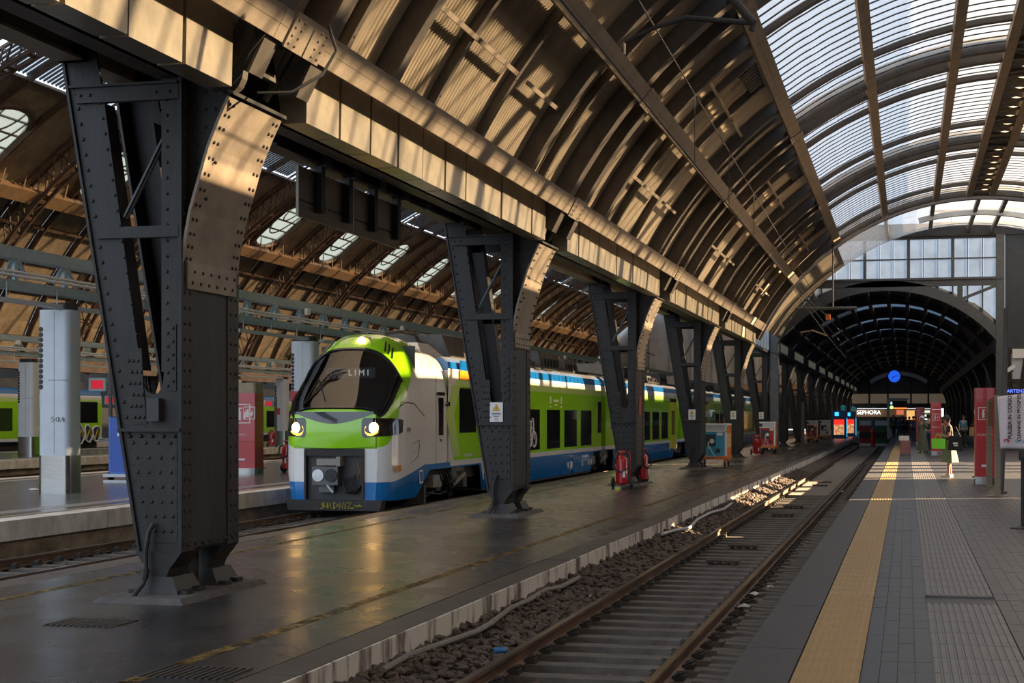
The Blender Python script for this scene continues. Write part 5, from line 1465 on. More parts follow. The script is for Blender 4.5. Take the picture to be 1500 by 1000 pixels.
gantry(XTB, 20, 150, 'blue grey lighting gantry further left above the third platform')
def rounded(w, d, r, n=6):
    pts = []
    for cx, cy, a0 in ((w / 2 - r, d / 2 - r, 0), (-w / 2 + r, d / 2 - r, 90), (-w / 2 + r, -d / 2 + r, 180), (w / 2 - r, -d / 2 + r, 270)):
        for i in range(n + 1): t = RAD(a0 + 90 * i / n); pts.append((cx + r * cos(t), cy + r * sin(t)))
    return pts
def totem(loc, label, w=.78, d=.6, h=4.14):
    t = thing('speaker_totem', label, 'totem', loc)
    z0 = loc[2]
    obj('base_sleeve', MB().prism(rounded(w + .015, d + .015, .14), 'z', 0, .86), t, mats=M_STAIN, smooth=True)
    obj('column', MB().prism(rounded(w, d, .14), 'z', .86, h), t, mats=M_LTGREY, smooth=True)
    obj('cap', MB().prism(rounded(w - .1, d - .1, .1), 'z', h, h + .16), t, mats=M_BLACK)
    b = MB(); b.box(w / 2 - .16 - w * .25, w / 2 - .165 - w * .25 + .012, -d / 2 - .004, -d / 2 + .02, .9, h - .05); b.box(-.12, w / 2 - .02, -d / 2 - .004, -d / 2 + .02, 2.55, 2.562)
    obj('panel_seam', b, t, mats=M_GEAR)
    for i in range(12):
        obj('speaker_port', MB().lathe([(.055, -.01), (.055, .01)], 12, (-w / 2 + .10, -d / 2 + .005, 3.70 - i * .118), 'y'), t, mats=M_BLACK)
    return t
t1 = totem(P1T, 'tall grey speaker totem with shiny metal base nearest on the left')
b = strokes([[(0, 1), (-.5, .8), (.2, .3), (-.4, 0)], [(.9, .9), (.5, .5), (.9, 0)], [(1.2, 0), (1.2, .9), (1.6, .7), (1.2, .45), (1.7, 0)], [(2.2, .9), (1.9, .3), (2.5, .3), (2.4, .8), (2.4, -.1)]], .008, -.305, .02, 1.62, .11)
obj('scrawled_tag', b, t1, mats=M_INK)
totem(onz(42, 668, Z_P2), 'pale speaker totem at the far left edge, smaller one')
p = onx(447, 600, XTA); t3 = totem((XTA, p[1], Z_P2), 'grey speaker totem rising just behind the train nose')
M_REDP = mat('red_sign', (.5, .02, .03), .4)
sp_ = obj('red_sign', MB().box(-.36, .02, -.315, -.305, 2.2, 2.55), t3, mats=M_REDP)
p = onx(413, 600, XTB); t4 = totem((XTB, p[1], Z_P2), 'slim pale speaker totem between red totem and train nose')
obj('red_sign', MB().box(-.38, .0, -.315, -.305, 1.9, 2.3), t4, mats=M_REDP)
M_PIC = mat('pictogram_white', (.75, .72, .72), .5)
def pictogram(par, x, y, z, s):
    b = MB()
    for x0, x1, z0, z1 in ((-.5, .5, .47, .53), (-.5, .5, -.53, -.47), (-.53, -.47, -.53, .53), (.47, .53, -.53, .53)): b.box(x + x0 * s, x + x1 * s, y - .004, y, z + z0 * s, z + z1 * s)
    b.box(x - .22 * s, x - .02 * s, y - .004, y, z - .36 * s, z + .12 * s); b.box(x - .17 * s, x - .07 * s, y - .004, y, z + .12 * s, z + .25 * s); b.box(x - .2 * s, x + .04 * s, y - .004, y, z + .25 * s, z + .33 * s)
    b.prism([(x + .2 * s, z - .3 * s), (x + .34 * s, z - .1 * s), (x + .28 * s, z + .25 * s), (x + .2 * s, z + .05 * s), (x + .12 * s, z - .1 * s)], 'y', y - .004, y)
    return obj('pictogram', b, par, mats=M_PIC)
def red_totem(loc, label, w, d, h, group='red fire totems'):
    t = thing('fire_totem', label, 'totem', loc, 0, group)
    obj('plinth', MB().prism(rounded(w + .02, d + .02, .05, 3), 'z', 0, .15), t, mats=M_STAIN, smooth=True)
    obj('plinth_rim', MB().prism(rounded(w + .12, d + .12, .08, 4), 'z', .15, .19), t, mats=M_STAIN, smooth=True)
    obj('lower_cabinet', MB().prism(rounded(w, d, .03, 3), 'z', .19, .98), t, mats=M_RED)
    obj('upper_cabinet', MB().prism(rounded(w, d, .03, 3), 'z', .985, h - .3), t, mats=M_RED)
    obj('head_panel', MB().prism(rounded(w, d, .03, 3), 'z', h - .295, h), t, mats=M_RED)
    pictogram(t, .0, -d / 2, h - .62, w * .62)
    obj('label_strip', MB().box(-.08, .12, -d / 2 - .003, -d / 2, .42, .48), t, mats=M_PIC)
    obj('lettering', text_mesh('lettering', 'INCENDIO', .075, M_PIC, .002), t, loc=(.0, -d / 2 - .003, 1.2), rot=(pi / 2, 0, 0))
    return t
red_totem(onz(1442, 709, 0), 'tall red fire totem beside the metal posts on right platform', .47, .34, 2.33)
red_totem(onz(1371, 667, 0), 'red fire totem behind the woman with the phone', .44, .34, 2.25)
red_totem(onz(1348, 652, 0), 'dim red fire totem further back in the far hall', .5, .34, 2.2)
red_totem(onz(1345, 644, 0), 'dimmest red fire totem deepest in the far hall', .5, .34, 2.1)
rl_ = onz(360, 694, Z_P2); rt_ = red_totem(rl_, 'large red fire totem with tan cap on the second platform', .9, .62, 2.45)
obj('tan_cap', MB().prism(rounded(.9, .62, .1, 4), 'z', 2.45, 2.75), rt_, mats=mat('tan_cap', (.30, .24, .15), .5))
pictogram(rt_, .26, -.315, 1.85, .36)

# ================================================================ trolleys and carts
WHEEL = MB().lathe([(.05, -.03), (.13, -.035), (.15, -.02), (.15, .02), (.13, .035), (.05, .03)], 16, axis='x').mesh('wheel', M_BLACK, True)
def extinguisher(loc, rz, label, tilt=0.0):
    t = thing('wheeled_extinguisher', label, 'fire extinguisher', loc, rz, 'wheeled fire extinguishers')
    t.rotation_euler = (tilt, 0, rz)
    obj('cylinder', MB().lathe([(.10, .10), (.16, .14), (.165, .2), (.165, .72), (.15, .80), (.09, .87), (.05, .90)], 18), t, mats=M_RED, smooth=True)
    obj('valve_head', MB().lathe([(.05, .90), (.06, .92), (.06, .96), (.10, .97), (.10, 1.0), (.05, 1.02)], 12).beam((0, 0, .96), (0, -.14, .98), .04, .03), t, mats=mat('valve_red', (.35, .06, .04), .5))
    obj('frame', MB().tube([(-.19, .17, .14), (-.19, .18, .9), (-.13, .2, 1.0), (.13, .2, 1.0), (.19, .18, .9), (.19, .17, .14)], .018, 6).tube([(-.25, .1, .15), (.25, .1, .15)], .02, 6), t, mats=M_RED, smooth=True)
    obj('hose', MB().tube([(.06, -.05, .94), (.2, -.14, .8), (.2, -.18, .55), (.0, -.2, .44), (-.2, -.18, .55), (-.2, -.14, .78), (-.08, -.12, .86)], .022, 7), t, mats=M_BLACK, smooth=True)
    obj('label_plate', MB().box(.05, .12, -.172, -.165, .3, .5), t, mats=M_WHITE)
    for s in (-1, 1): obj('wheel', WHEEL, t, loc=(s * .26, .1, .15))
    return t
extinguisher(onz(911, 715, Z_MID), 0, 'red wheeled extinguisher in front of the third pillar')
q = onz(941, 708, Z_MID); extinguisher((q[0], q[1], Z_MID), 1.2, 'red wheeled extinguisher half hidden behind the third pillar')
q = onz(1108, 667, Z_MID); extinguisher(q, .2, 'red wheeled extinguisher leaning beside the fifth pillar', .25)
q = onz(421, 692, Z_P2); extinguisher((q[0], q[1], Z_P2), -.4, 'red wheeled extinguisher peeking out left of the train nose')
q = onz(398, 655, Z_P2); extinguisher((q[0], q[1], Z_P2), .2, 'red wheeled extinguisher at foot of the slim pale totem')
q = onz(25, 652, Z_P2); extinguisher((q[0], q[1], Z_P2), 0, 'red extinguisher at the far left edge beside pale totem')
M_CYAN = mat('cart_blue', (0.02, 0.28, 0.46), .35, var=.1); M_CORG = mat('cart_orange', (0.62, 0.16, 0.02), .4, var=.15); M_CRED = mat('cart_red', (.45, .015, .02), .4)
def power_cart(loc, w, d, front, side_m, label):
    t = thing('power_cart', label, 'cart', loc)
    obj('chassis', MB().box(-.02, w + .02, -.1, d + .05, .30, .42).box(.05, .12, -.2, d, .22, .3).box(w - .12, w - .05, -.2, d, .22, .3), t, mats=M_CORG)
    bd = obj('housing', MB().box(.03, w - .03, .03, d, .42, 1.62), t, mats=M_LTGREY)
    obj('front_panel', MB().box(.05, w - .09, .0, .03, .44, 1.36), bd, mats=front)
    obj('side_panel', MB().box(w - .03, w, .06, d, .42, 1.62), bd, mats=side_m)
    obj('side_notice', MB().box(w, w + .006, .2, d - .15, .75, 1.3), bd, mats=mat('side_notice', (.62, .4, .12), .5))
    obj('top_frame', MB().box(0, w, 0, d + .02, 1.62, 1.68).box(w - .08, w, -.01, .06, .4, 1.7).box(0, w, -.01, .03, 1.36, 1.4), bd, mats=M_WHITE)
    obj('vent', MB().box(w * .62, w * .78, -.008, 0, .55, .72).box(.0, .16, -.008, 0, 1.42, 1.58), bd, mats=M_DARK)
    obj('control_recess', MB().box(.1, w * .62, -.01, 0, .8, 1.25), bd, mats=M_DKPANEL)
    obj('gauge', MB().lathe([(.09, -.03), (.09, .0)], 16, (w * .5, -.01, 1.0), 'y'), bd, mats=M_WHITE)
    obj('label', MB().box(w * .66, w * .86, -.006, 0, 1.22, 1.33), bd, mats=M_WHITE)
    obj('drawbar', MB().tube([(w * .3, -.12, .40), (w * .42, -.42, .78), (w * .42, -.4, .98)], .025, 6).tube([(w * .62, -.12, .36), (w * .44, -.42, .8)], .025, 6).tube([(w * .25, -.3, .42), (w * .6, -.3, .42)], .02, 6), t, mats=M_LTGREY)
    for x in (.1, w - .1):
        for y in (.15, d - .15): obj('wheel', WHEEL, t, loc=(x, y, .15))
    return t
q = onz(1061, 684, Z_MID); power_cart((q[0] - 1.05, q[1], Z_MID), 1.15, 1.5, M_CYAN, M_CORG, 'blue and orange power cart with white top behind the fourth pillar')
q = onz(1133, 664, Z_MID); power_cart((q[0] - .75, q[1], Z_MID), .85, 1.2, M_CRED, M_CORG, 'red power cart with white frame behind the sixth pillar')
q = onz(1197, 648, Z_MID); power_cart((q[0] - .8, q[1], Z_MID), .85, 1.2, M_CRED, M_CORG, 'dim red power cart deep in the far hall')
q = onz(1211, 644, Z_MID); power_cart((q[0] - .6, q[1], Z_MID), .9, 1.2, M_LTGREY, M_LTGREY, 'pale grey cabinet cart beside the blue kiosk')
# blue wheeled bin-like cabinet
q = onz(157, 706, Z_P2)
t = thing('blue_cabinet', 'tall blue wheeled cabinet beside the nearest pillar on second platform', 'cabinet', (q[0], q[1], Z_P2))
M_CB = mat('cabinet_blue', (0.01, 0.07, 0.40), .3, var=.1)
obj('body', MB().box(.05, 1.1, 0, .5, .22, 1.72), t, mats=M_CB)
obj('edge_trim', MB().box(.05, .10, -.006, .5, .22, 1.74).box(.05, 1.1, -.008, .0, .22, .27), t, mats=mat('trim_blue', (.03, .14, .55), .3))
obj('sticker', MB().box(.3, .38, -.006, 0, 1.22, 1.3), t, mats=M_WHITE)
obj('base_frame', MB().box(-.1, 1.15, -.05, .55, .14, .22).box(0, 1.0, -.2, -.05, .0, .06), t, mats=M_LTGREY)
for x in (.05, 1.0): obj('wheel', WHEEL, t, loc=(x, .1, .15))
q = onz(58, 668, Z_P2); q = (q[0] + .35, q[1] + .8, q[2])
t = thing('green_bin', 'slim lime green bin between the two speaker totems', 'bin', (q[0], q[1], Z_P2))
obj('body', MB().taper(-.25, .25, -.2, .2, .05, 1.4, -.03, -.03), t, mats=M_LIME); obj('lid', MB().box(-.28, .28, -.23, .23, 1.4, 1.47), t, mats=M_LIME)
# small red LED displays on masts
def led(px_, py_, Y, w, h, label):
    p = ony(px_, py_, Y)
    t = thing('led_display', label, 'display', (p[0], Y, Z_P2))
    z = p[2] - Z_P2
    obj('mast', MB().box(w * .6, w * .6 + .12, 0, .12, 0, z + h), t, mats=M_GREYSTEEL)
    obj('arm', MB().box(0, w * .7, .02, .1, z - .04, z + .04), t, mats=M_GREYSTEEL)
    hs = obj('housing', MB().box(-w / 2, w / 2, -.1, .1, z - h / 2, z + h / 2), t, mats=M_BLUEGREY)
    obj('screen', MB().box(-w * .36, w * .36, -.11, -.1, z - h * .32, z + h * .32), hs, mats=emit_mat('led_red', (.7, .01, .03), .55))
led(144, 563, 56, .78, .56, 'larger red screen display on a mast above the graffitied train')
led(163, 586, 64, .6, .42, 'smaller red screen display on a mast right of the larger one')
led(395, 591, 80, .5, .36, 'small red screen display beside the slim pale totem')
# hanging boards seen from behind
XH = -8.45
t = thing('hanging_board', 'pair of bronze sheet boards hanging from the girder, seen from behind', 'board', (XH, 19.55, 4.48))
for i in range(2):
    bd = obj('board_panel', MB().box(-.02, .02, i * 2.15, i * 2.15 + 2.12, 0, .72), t, mats=M_PANEL)
    for j in range(2): obj('stiffener', MB().box(.02, .035, i * 2.15 + .05 + j * 1.05, i * 2.15 + 1.0 + j * 1.05, .22, .25), bd, mats=M_DARK)
for i in range(4): obj('hanger', MB().box(.03, .14, .55 + i * 1.1, .70 + i * 1.1, .12, 1.0), t, mats=M_DARK)
obj('carrier_beam', MB().box(-.1, .18, -1.1, 7.0, .80, .84).box(-.02, .02, -1.1, 7.0, .84, 1.0).box(-.1, .18, -1.1, 7.0, 1.0, 1.03), t, mats=M_DARK)
for i in range(5): obj('clamp', MB().box(.16, .24, .5 + i * 1.15, .72 + i * 1.15, .78, 1.08), t, mats=M_GREYSTEEL)
# ================================================================ overhead wires and their arms
def wire(name, pts, r, label, m=M_DARK):
    return tag(obj(name, MB().tube(pts, r, 6), mats=m), label, 'wire', 'overhead wires above the empty track')
wire('contact_wire', [(-2.8, 3, 5.12), (-2.82, 14, 5.10), (-2.85, 40, 5.0), (-2.8, 84, 4.85)], .012, 'lower overhead wire above the empty track')
ms = []
for i in range(33):
    y = 2 + i * 2.6; s = ((y - 14) / 60) if y > 14 else (14 - y) / 14 * .1
    ms.append((-2.83, y, 6.25 - .95 * max(0, min(1, (y - 10) / 45)) + .25 * max(0, (y - 55) / 30)))
wire('messenger_wire', ms, .011, 'upper overhead wire above the empty track')
for i, y in enumerate((20.0, 24, 28)):
    tag(obj('dropper', MB().tube([(-2.83, y, 5.08), (-2.83, y, 6.25 - .95 * max(0, (y - 10) / 45))], .006, 5), mats=M_DARK), ('first', 'second', 'third')[i] + ' thin vertical dropper between the overhead wires from the camera', 'wire', 'droppers of the overhead wires')
Ya = 14.9
a0, a1, a2 = ony(915, 62, Ya), ony(1005, 26, Ya), ony(1104, 34, Ya)
t = thing('registration_arm', 'dark bent steady arm holding the overhead wire at the top', 'wire arm', (a0[0], Ya, a0[2]))
def rel(p): return (p[0] - a0[0], p[1] - Ya, p[2] - a0[2])
am = ony(960, 40, Ya)
obj('steady_arm', MB().tube([(0, 0, 0), rel(am), rel(a1), rel(a2)], [.018, .024, .028, .028], 8), t, mats=M_DARK, smooth=True)
a3 = ony(1068, -8, Ya); obj('support_tube', MB().tube([rel(a3), rel(a2)], .045, 10).tube([rel(a2), (rel(a2)[0] - .02, 0, rel(a2)[2] - .08)], .03, 6).tube([rel(a3), (rel(a3)[0] - 1.1, 0, rel(a3)[2] + .9)], .045, 8), t, mats=M_DARK, smooth=True)
obj('wire_clamp', MB().tube([(0, 0, .01), (0, 0, -.12)], .012, 6), t, mats=M_CHROME)
# cantilever set at the mouth of the low hall
Yb = 67.62
p0, p1, p2, p3 = ony(1212, 368, Yb), ony(1220, 449, Yb), ony(1165, 452, Yb), ony(1255, 451, Yb)
t = thing('wire_cantilever', 'hanging cantilever with insulators near the mouth of the low hall', 'wire arm', p1)
def rl2(p): return (p[0] - p1[0], p[1] - p1[1], p[2] - p1[2])
zr = CZ + sqrt(R * R - (p1[0] - CX) ** 2)
obj('drop_tube', MB().tube([(0, 0, zr - p1[2] + .02), (0, 0, 0)], .035, 8), t, mats=M_GREYSTEEL); obj('cross_tube', MB().tube([rl2(p2), rl2(p3)], .07, 8), t, mats=M_GREYSTEEL)
p4, p5, p6 = ony(1213, 464, Yb), ony(1172, 487, Yb), ony(1212, 492, Yb)
obj('weight_box', MB().box(rl2(p4)[0] - .1, rl2(p4)[0] + .1, -.1, .1, rl2(p4)[2] - .14, rl2(p4)[2] + .12), t, mats=M_CORG)
obj('curved_arm', MB().tube([rl2(p5), rl2(ony(1190, 484, Yb)), rl2(p6)], .035, 8), t, mats=mat('arm_tan', (.2, .15, .1), .5))
obj('stay_wire', MB().tube([rl2(p4), rl2(ony(1185, 440, Yb)), rl2(ony(1165, 412, Yb))], .018, 6).tube([rl2(p6), rl2(ony(1160, 420, Yb))], .016, 6).tube([rl2(p6), rl2(ony(1240, 525, Yb))], .014, 6), t, mats=M_GREYSTEEL)
# cables looping at the head of the first pillar
t = thing('cable_bundle', 'bundle of black cables looping down at the first pillar head', 'cable', (-6.55, 14.05, 5.0))
for i, (dx, sw) in enumerate(((0, .3), (.05, .45), (.09, .6), (.0, .2))):
    obj('cable', MB().tube([(.14 + dx, -.05, 2.3), (.12 + dx, -.02, 1.1), (.02 + dx, .0, .55), (-.12 - sw * .3, .05, .16), (-.3 - sw * .4, .15, .04), (-.5 - sw * .3, .25, .16)], .018, 6), t, mats=M_BLACK, smooth=True)
obj('cable', MB().tube([(.45, .9, .85), (.5, 1.0, .6), (.42, .8, .3), (.2, .5, .06), (-.1, .3, .02)], .018, 6), t, mats=M_BLACK, smooth=True)

# ================================================================ far hall furniture
p = ony(1310, 551, 133)
t = thing('station_clock', 'round blue lit clock hanging in the far hall', 'clock', p)
obj('case', MB().lathe([(.62, -.08), (.62, .08)], 28, axis='y'), t, mats=M_BLACK)
fc = obj('face', MB().lathe([(.52, -.098), (.52, -.08)], 28, axis='y'), t, mats=emit_mat('clock_blue', (.02, .14, 1.0), .8))
b = MB(); b.beam((0, -.105, 0), (-.2, -.105, -.16), .07, .012, (0, 1, 0)); b.beam((0, -.105, 0), (.34, -.105, .06), .05, .012, (0, 1, 0)); obj('hands', b, fc, mats=M_INK)
b = MB()
for i in range(12): a = i * pi / 6; b.beam((.42 * cos(a), -.105, .42 * sin(a)), (.49 * cos(a), -.105, .49 * sin(a)), .04, .012, (0, 1, 0))
obj('hour_marks', b, fc, mats=M_INK)
obj('hanger', MB().tube([(0, 0, .6), (0, 0, 2.9)], .04, 6), t, mats=M_BLACK)
p = onz(1301, 642, 0)
t = thing('departure_display', 'dark platform display with orange text on a blue grey post', 'display', p)
obj('post', MB().box(-.09, .09, -.09, .09, 0, 3.1), t, mats=M_BLUEGREY); obj('top_arm', MB().box(-.1, 1.5, -.08, .08, 2.92, 3.08), t, mats=M_BLUEGREY)
sc_ = obj('screen_case', MB().box(.12, 1.42, -.1, .1, 2.2, 2.9), t, mats=M_BLACK)
obj('orange_line', MB().box(.4, 1.40, -.11, -.1, 2.25, 2.36), sc_, mats=emit_mat('led_orange', (1, .22, .03), 1.6))
obj('round_lamp', MB().lathe([(.14, -.13), (.14, -.10)], 14, (.26, 0, 2.38), 'y'), sc_, mats=emit_mat('lamp_green', (.6, .95, .3), 1.2)); obj('white_sign', MB().box(.18, .3, -.11, -.1, 2.6, 2.8), sc_, mats=emit_mat('lamp_white', (.5, .8, 1), 1.2))
def kiosk(px_, py_, label, w, poster):
    p = onz(px_, py_, Z_MID); t = thing('advert_kiosk', label, 'kiosk', p)
    obj('body', MB().box(-w / 2, w / 2, 0, 1.2, 0, 2.5), t, mats=mat('kiosk_blue', (.01, .10, .30), .4))
    ps = obj('poster_case', MB().box(-w * .36, w * .36, -.03, 0, .3, 1.75), t, mats=M_BLACK)
    obj('poster_head', MB().box(-w * .34, w * .34, -.04, -.03, 1.25, 1.72), ps, mats=emit_mat('poster_red', (1.0, .03, .02), 1.2))
    obj('poster_body', MB().box(-w * .34, w * .34, -.04, -.03, .33, 1.25), ps, mats=poster)
    obj('letter_tile', MB().box(-w * .28, -.02, -.04, 0, 2.05, 2.4), t, mats=emit_mat('tile_blue', (.05, .55, 1.0), 1.5))
    obj('edge_light', MB().box(w / 2, w / 2 + .05, -.02, .3, .15, 1.85), t, mats=emit_mat('edge_blue', (.03, .5, .85), 1.2))
    obj('plant_top', MB().lathe([(.08, 2.5), (.25, 2.62), (.12, 2.75), (.3, 2.86), (.05, 3.05)], 7, (w * .25, .6, 0)), t, mats=emit_mat('cyan_top', (.05, .45, .5), .15))
def poster_mat():
    m = emit_mat('poster_picture', (1, .6, .3), .9); N = m.node_tree.nodes; L = m.node_tree.links
    v = N.new('ShaderNodeTexVoronoi'); v.inputs['Scale'].default_value = 5; tc = N.new('ShaderNodeTexCoord'); L.new(tc.outputs['Object'], v.inputs['Vector'])
    rp = N.new('ShaderNodeValToRGB'); rp.color_ramp.elements[0].color = (.95, .6, .3, 1); rp.color_ramp.elements[1].color = (.35, .03, .01, 1); L.new(v.outputs['Distance'], rp.inputs['Fac']); L.new(rp.outputs[0], N['Principled BSDF'].inputs['Emission Color'])
    return m
PM_ = poster_mat()
kiosk(1229, 642, 'blue advert kiosk with glowing red poster in the far hall', 1.35, PM_)
kiosk(1246, 639, 'second blue kiosk with narrow orange posters behind the first', 1.0, PM_)
def buffer_stop(x, col, label):
    t = thing('buffer_stop', label, 'buffer stop', (x, 121.5, -.8))
    obj('body', MB().box(-.5, .5, 0, .6, .3, 1.75), t, mats=mat('buffer_paint', col, .5)); obj('white_top', MB().box(-.5, .5, -.02, .6, 1.75, 2.15), t, mats=M_LTGREY)
    obj('dark_band', MB().box(-.5, .5, -.03, 0, .75, 1.2), t, mats=M_BLACK)
    obj('foot', MB().box(-.5, .5, -.1, .7, .0, .3), t, mats=M_LTGREY)
    obj('buffer_disc', MB().lathe([(.08, 0), (.08, -.4), (.25, -.42), (.25, -.47)], 16, (-.3 if x < -3 else .3, 0, 1.0), 'y'), t, mats=M_BLACK)
buffer_stop(ony(1268, 630, 121)[0], (.30, .01, .012), 'red buffer stop block at the end of the track')
buffer_stop(ony(1290, 630, 121)[0], (.01, .12, .03), 'green buffer stop block at the end of the track')
p = ony(1279, 640, 119)
t = thing('stop_post', 'small red post with a blue cap between the buffer stops', 'post', (p[0], 119, -.75))
obj('post', MB().lathe([(.16, 0), (.16, 1.1), (.22, 1.2), (.12, 1.5)], 12), t, mats=M_RED); obj('cap', MB().box(-.15, .15, -.1, .1, 1.5, 2.1), t, mats=mat('cap_blue', (.01, .08, .2), .5))
# thin mast in the far hall
p = onz(1176, 655, Z_MID); tag(obj('thin_mast', MB().box(-.1, .1, -.1, .1, 0, 2.9).box(-.16, .16, -.16, .16, 0, .2), loc=p, mats=M_GREYSTEEL), 'thin grey mast standing on the middle platform in shade', 'mast')
# ================================================================ right platform furniture
q1 = onz(1461, 727, 0); q2 = onz(1449, 716, 0)
M_BRZ = mat('brushed_bronze', (.25, .21, .15), .4, .6, stretch=(1, 1, 6), var=.3)
t = thing('barrier_frame', 'bronze metal barrier of two posts and a clear panel on right platform', 'barrier', (q1[0], q1[1], 0))
obj('post', MB().box(-.06, .06, -.04, .04, .02, 2.08), t, mats=M_BRZ); obj('post', MB().box(-.06, .06, -.04, .04, .02, 2.0), t, loc=(q2[0] - q1[0], q2[1] - q1[1], 0), mats=M_BRZ)
obj('foot_plate', MB().box(-.2, .2, -.12, .12, 0, .02), t, mats=M_BRZ); obj('foot_plate', MB().box(-.2, .2, -.12, .12, 0, .02), t, loc=(q2[0] - q1[0], q2[1] - q1[1], 0), mats=M_BRZ)
obj('clear_panel', MB().box(-.012, .012, .05, q2[1] - q1[1] - .05, 1.42, 2.04), t, mats=glass_mat('smoked_panel', (.82, .74, .70), .05, .05, .06, (.7, .6, .5)))
p = onz(1467, 722, 0); 
t = thing('thin_pole', 'tall thin grey pole rising beside the white banner', 'pole', p)
obj('shaft', MB().tube([(0, 0, 0), (.06, 0, 2.0), (.10, 0, 3.95)], .055, 10), t, mats=M_GREYSTEEL, smooth=True); obj('foot', MB().lathe([(.12, 0), (.12, .04)], 14), t, mats=M_GREYSTEEL)
# banner
YBN = 29.5
bx0, bx1, bz0, bz1 = 1.74, 2.55, 1.02, 2.12
t = thing('cleaning_banner', 'white cleaning notice banner with upright black lettering at right edge', 'banner', (bx0, YBN, 0))
b = MB(); nx, nz = 24, 16; W_ = bx1 - bx0; vs = []; fs = []
def fold(x, z): return .03 * sin(9 * x + 2 * z) + .02 * sin(17 * x - 3 * z)
for i in range(nx + 1):
    for j in range(nz + 1):
        x = W_ * i / nx; z = bz0 + (bz1 - bz0) * j / nz
        vs.append((x + .06 * (1 - j / nz) * (1 - i / nx) - .03 * (1 - i / nx), fold(x, z), z - .10 * (1 - i / nx) * (j / nz)))
for i in range(nx):
    for j in range(nz): k = i * (nz + 1) + j; fs.append((k, k + nz + 1, k + nz + 2, k + 1))
b.add(vs, fs); cl_ = b.mesh('cloth', mat('banner_cloth', (.75, .70, .78), .7, var=.06)); cl_.polygons.foreach_set('use_smooth', [True] * len(cl_.polygons))
co = obj('cloth', cl_, t); so = co.modifiers.new('thickness', 'SOLIDIFY'); so.thickness = .006
for s_, x in (('PULIZIA IN CORSO', .20), ('CLEANING IN PROGRESS', .37)):
    obj('lettering', text_mesh('lettering', s_, .098 if x < .3 else .082, M_INK, .002, bold=.003), co, loc=(x, -.068, 1.62), rot=(pi / 2, -pi / 2, 0))
obj('red_logo', MB().prism([(.08, 1.12), (.13, 1.19), (.17, 1.12), (.20, 1.17), (.16, 1.21), (.09, 1.2)], 'y', -.06, -.05), co, mats=M_RED)
obj('blue_logo', text_mesh('blue_logo', 'SPD', .10, mat('logo_blue', (.02, .25, .5), .5), .002), co, loc=(.38, -.062, 1.15), rot=(pi / 2, 0, 0))
obj('side_pole', MB().tube([(W_ + .02, .02, 0), (W_ + .02, .02, 2.2)], .025, 8), t, mats=M_DARK)
p = onz(1499, 774, 0)
t = thing('belt_stanchion', 'black queue stanchion at the right edge of the platform', 'stanchion', p)
obj('post', MB().tube([(0, 0, .03), (0, 0, 1.0)], .035, 12), t, mats=M_BLACK, smooth=True); obj('head', MB().lathe([(.06, 1.0), (.065, 1.02), (.065, 1.12), (.04, 1.15)], 14), t, mats=M_BLACK, smooth=True); obj('base', MB().lathe([(.19, 0), (.19, .015), (.05, .04)], 20), t, mats=M_BLACK, smooth=True)
# departure board behind the banner and fixtures on the end wall
p = ony(1490, 575, 78)
t = thing('departure_board', 'blue and orange lit departure board behind the banner', 'display', (p[0], 78, 0))
obj('case', MB().box(-.75, 1.6, 0, .2, 2.3, 3.15), t, mats=M_BLACK); obj('leg', MB().box(1.3, 1.4, .05, .15, 0, 2.3), t, mats=M_BLACK); obj('leg', MB().box(-.6, -.5, .05, .15, 0, 2.3), t, mats=M_BLACK)
obj('title', text_mesh('title', 'PARTENZE', .24, emit_mat('led_blue', (.12, .2, 1.0), 2.0), .004), t, loc=(-.05, -.02, 2.95), rot=(pi / 2, 0, 0))
obj('rows', MB().box(-.65, 1.5, -.015, 0, 2.55, 2.72).box(-.65, 1.5, -.015, 0, 2.36, 2.44), t, mats=emit_mat('led_orange2', (1, .25, .03), 1.2))
p = ony(1482, 540, 80.5)
t = thing('wall_camera', 'white security camera on the pale panel at right', 'camera', p); obj('body', MB().beam((-.3, 0, -.15), (.15, -.1, .15), .18, .2), t, mats=M_WHITE); obj('bracket', MB().tube([(0, 0, -.05), (.1, .35, -.15)], .03, 6), t, mats=M_DARK)
# suitcase
p = onz(1326, 666, 0)
t = thing('suitcase', 'pink hard shell suitcase standing on the tactile strips', 'suitcase', p)
M_PINK = mat('case_pink', (.34, .14, .12), .35)
obj('shell', MB().prism(rounded(.44, .28, .06, 3), 'z', .05, .62), t, mats=M_PINK, smooth=True)
for i in range(4): obj('groove', MB().box(-.16 + i * .105, -.15 + i * .105, -.145, -.14, .1, .58), t, mats=mat('case_dark', (.2, .08, .07), .5))
obj('handle', MB().tube([(-.12, .1, .6), (-.12, .1, .98), (.12, .1, .98), (.12, .1, .6)], .012, 6), t, mats=M_BLACK)
for x in (-.17, .17):
    for y in (-.1, .1): obj('wheel', MB().lathe([(.03, -.015), (.03, .015)], 10, (x, y, .03), 'x'), t, mats=M_BLACK)
b = MB(); b.prism([(x * (1 + .0), y) for x, y in rounded(.44, .24, .1, 4)], 'z', .62, .82)
bg_ = tag(obj('travel_bag', b, loc=(p[0] - .05, p[1] - .02, .005), mats=M_WHITE, smooth=True), 'white soft bag lying on top of pink suitcase', 'bag')
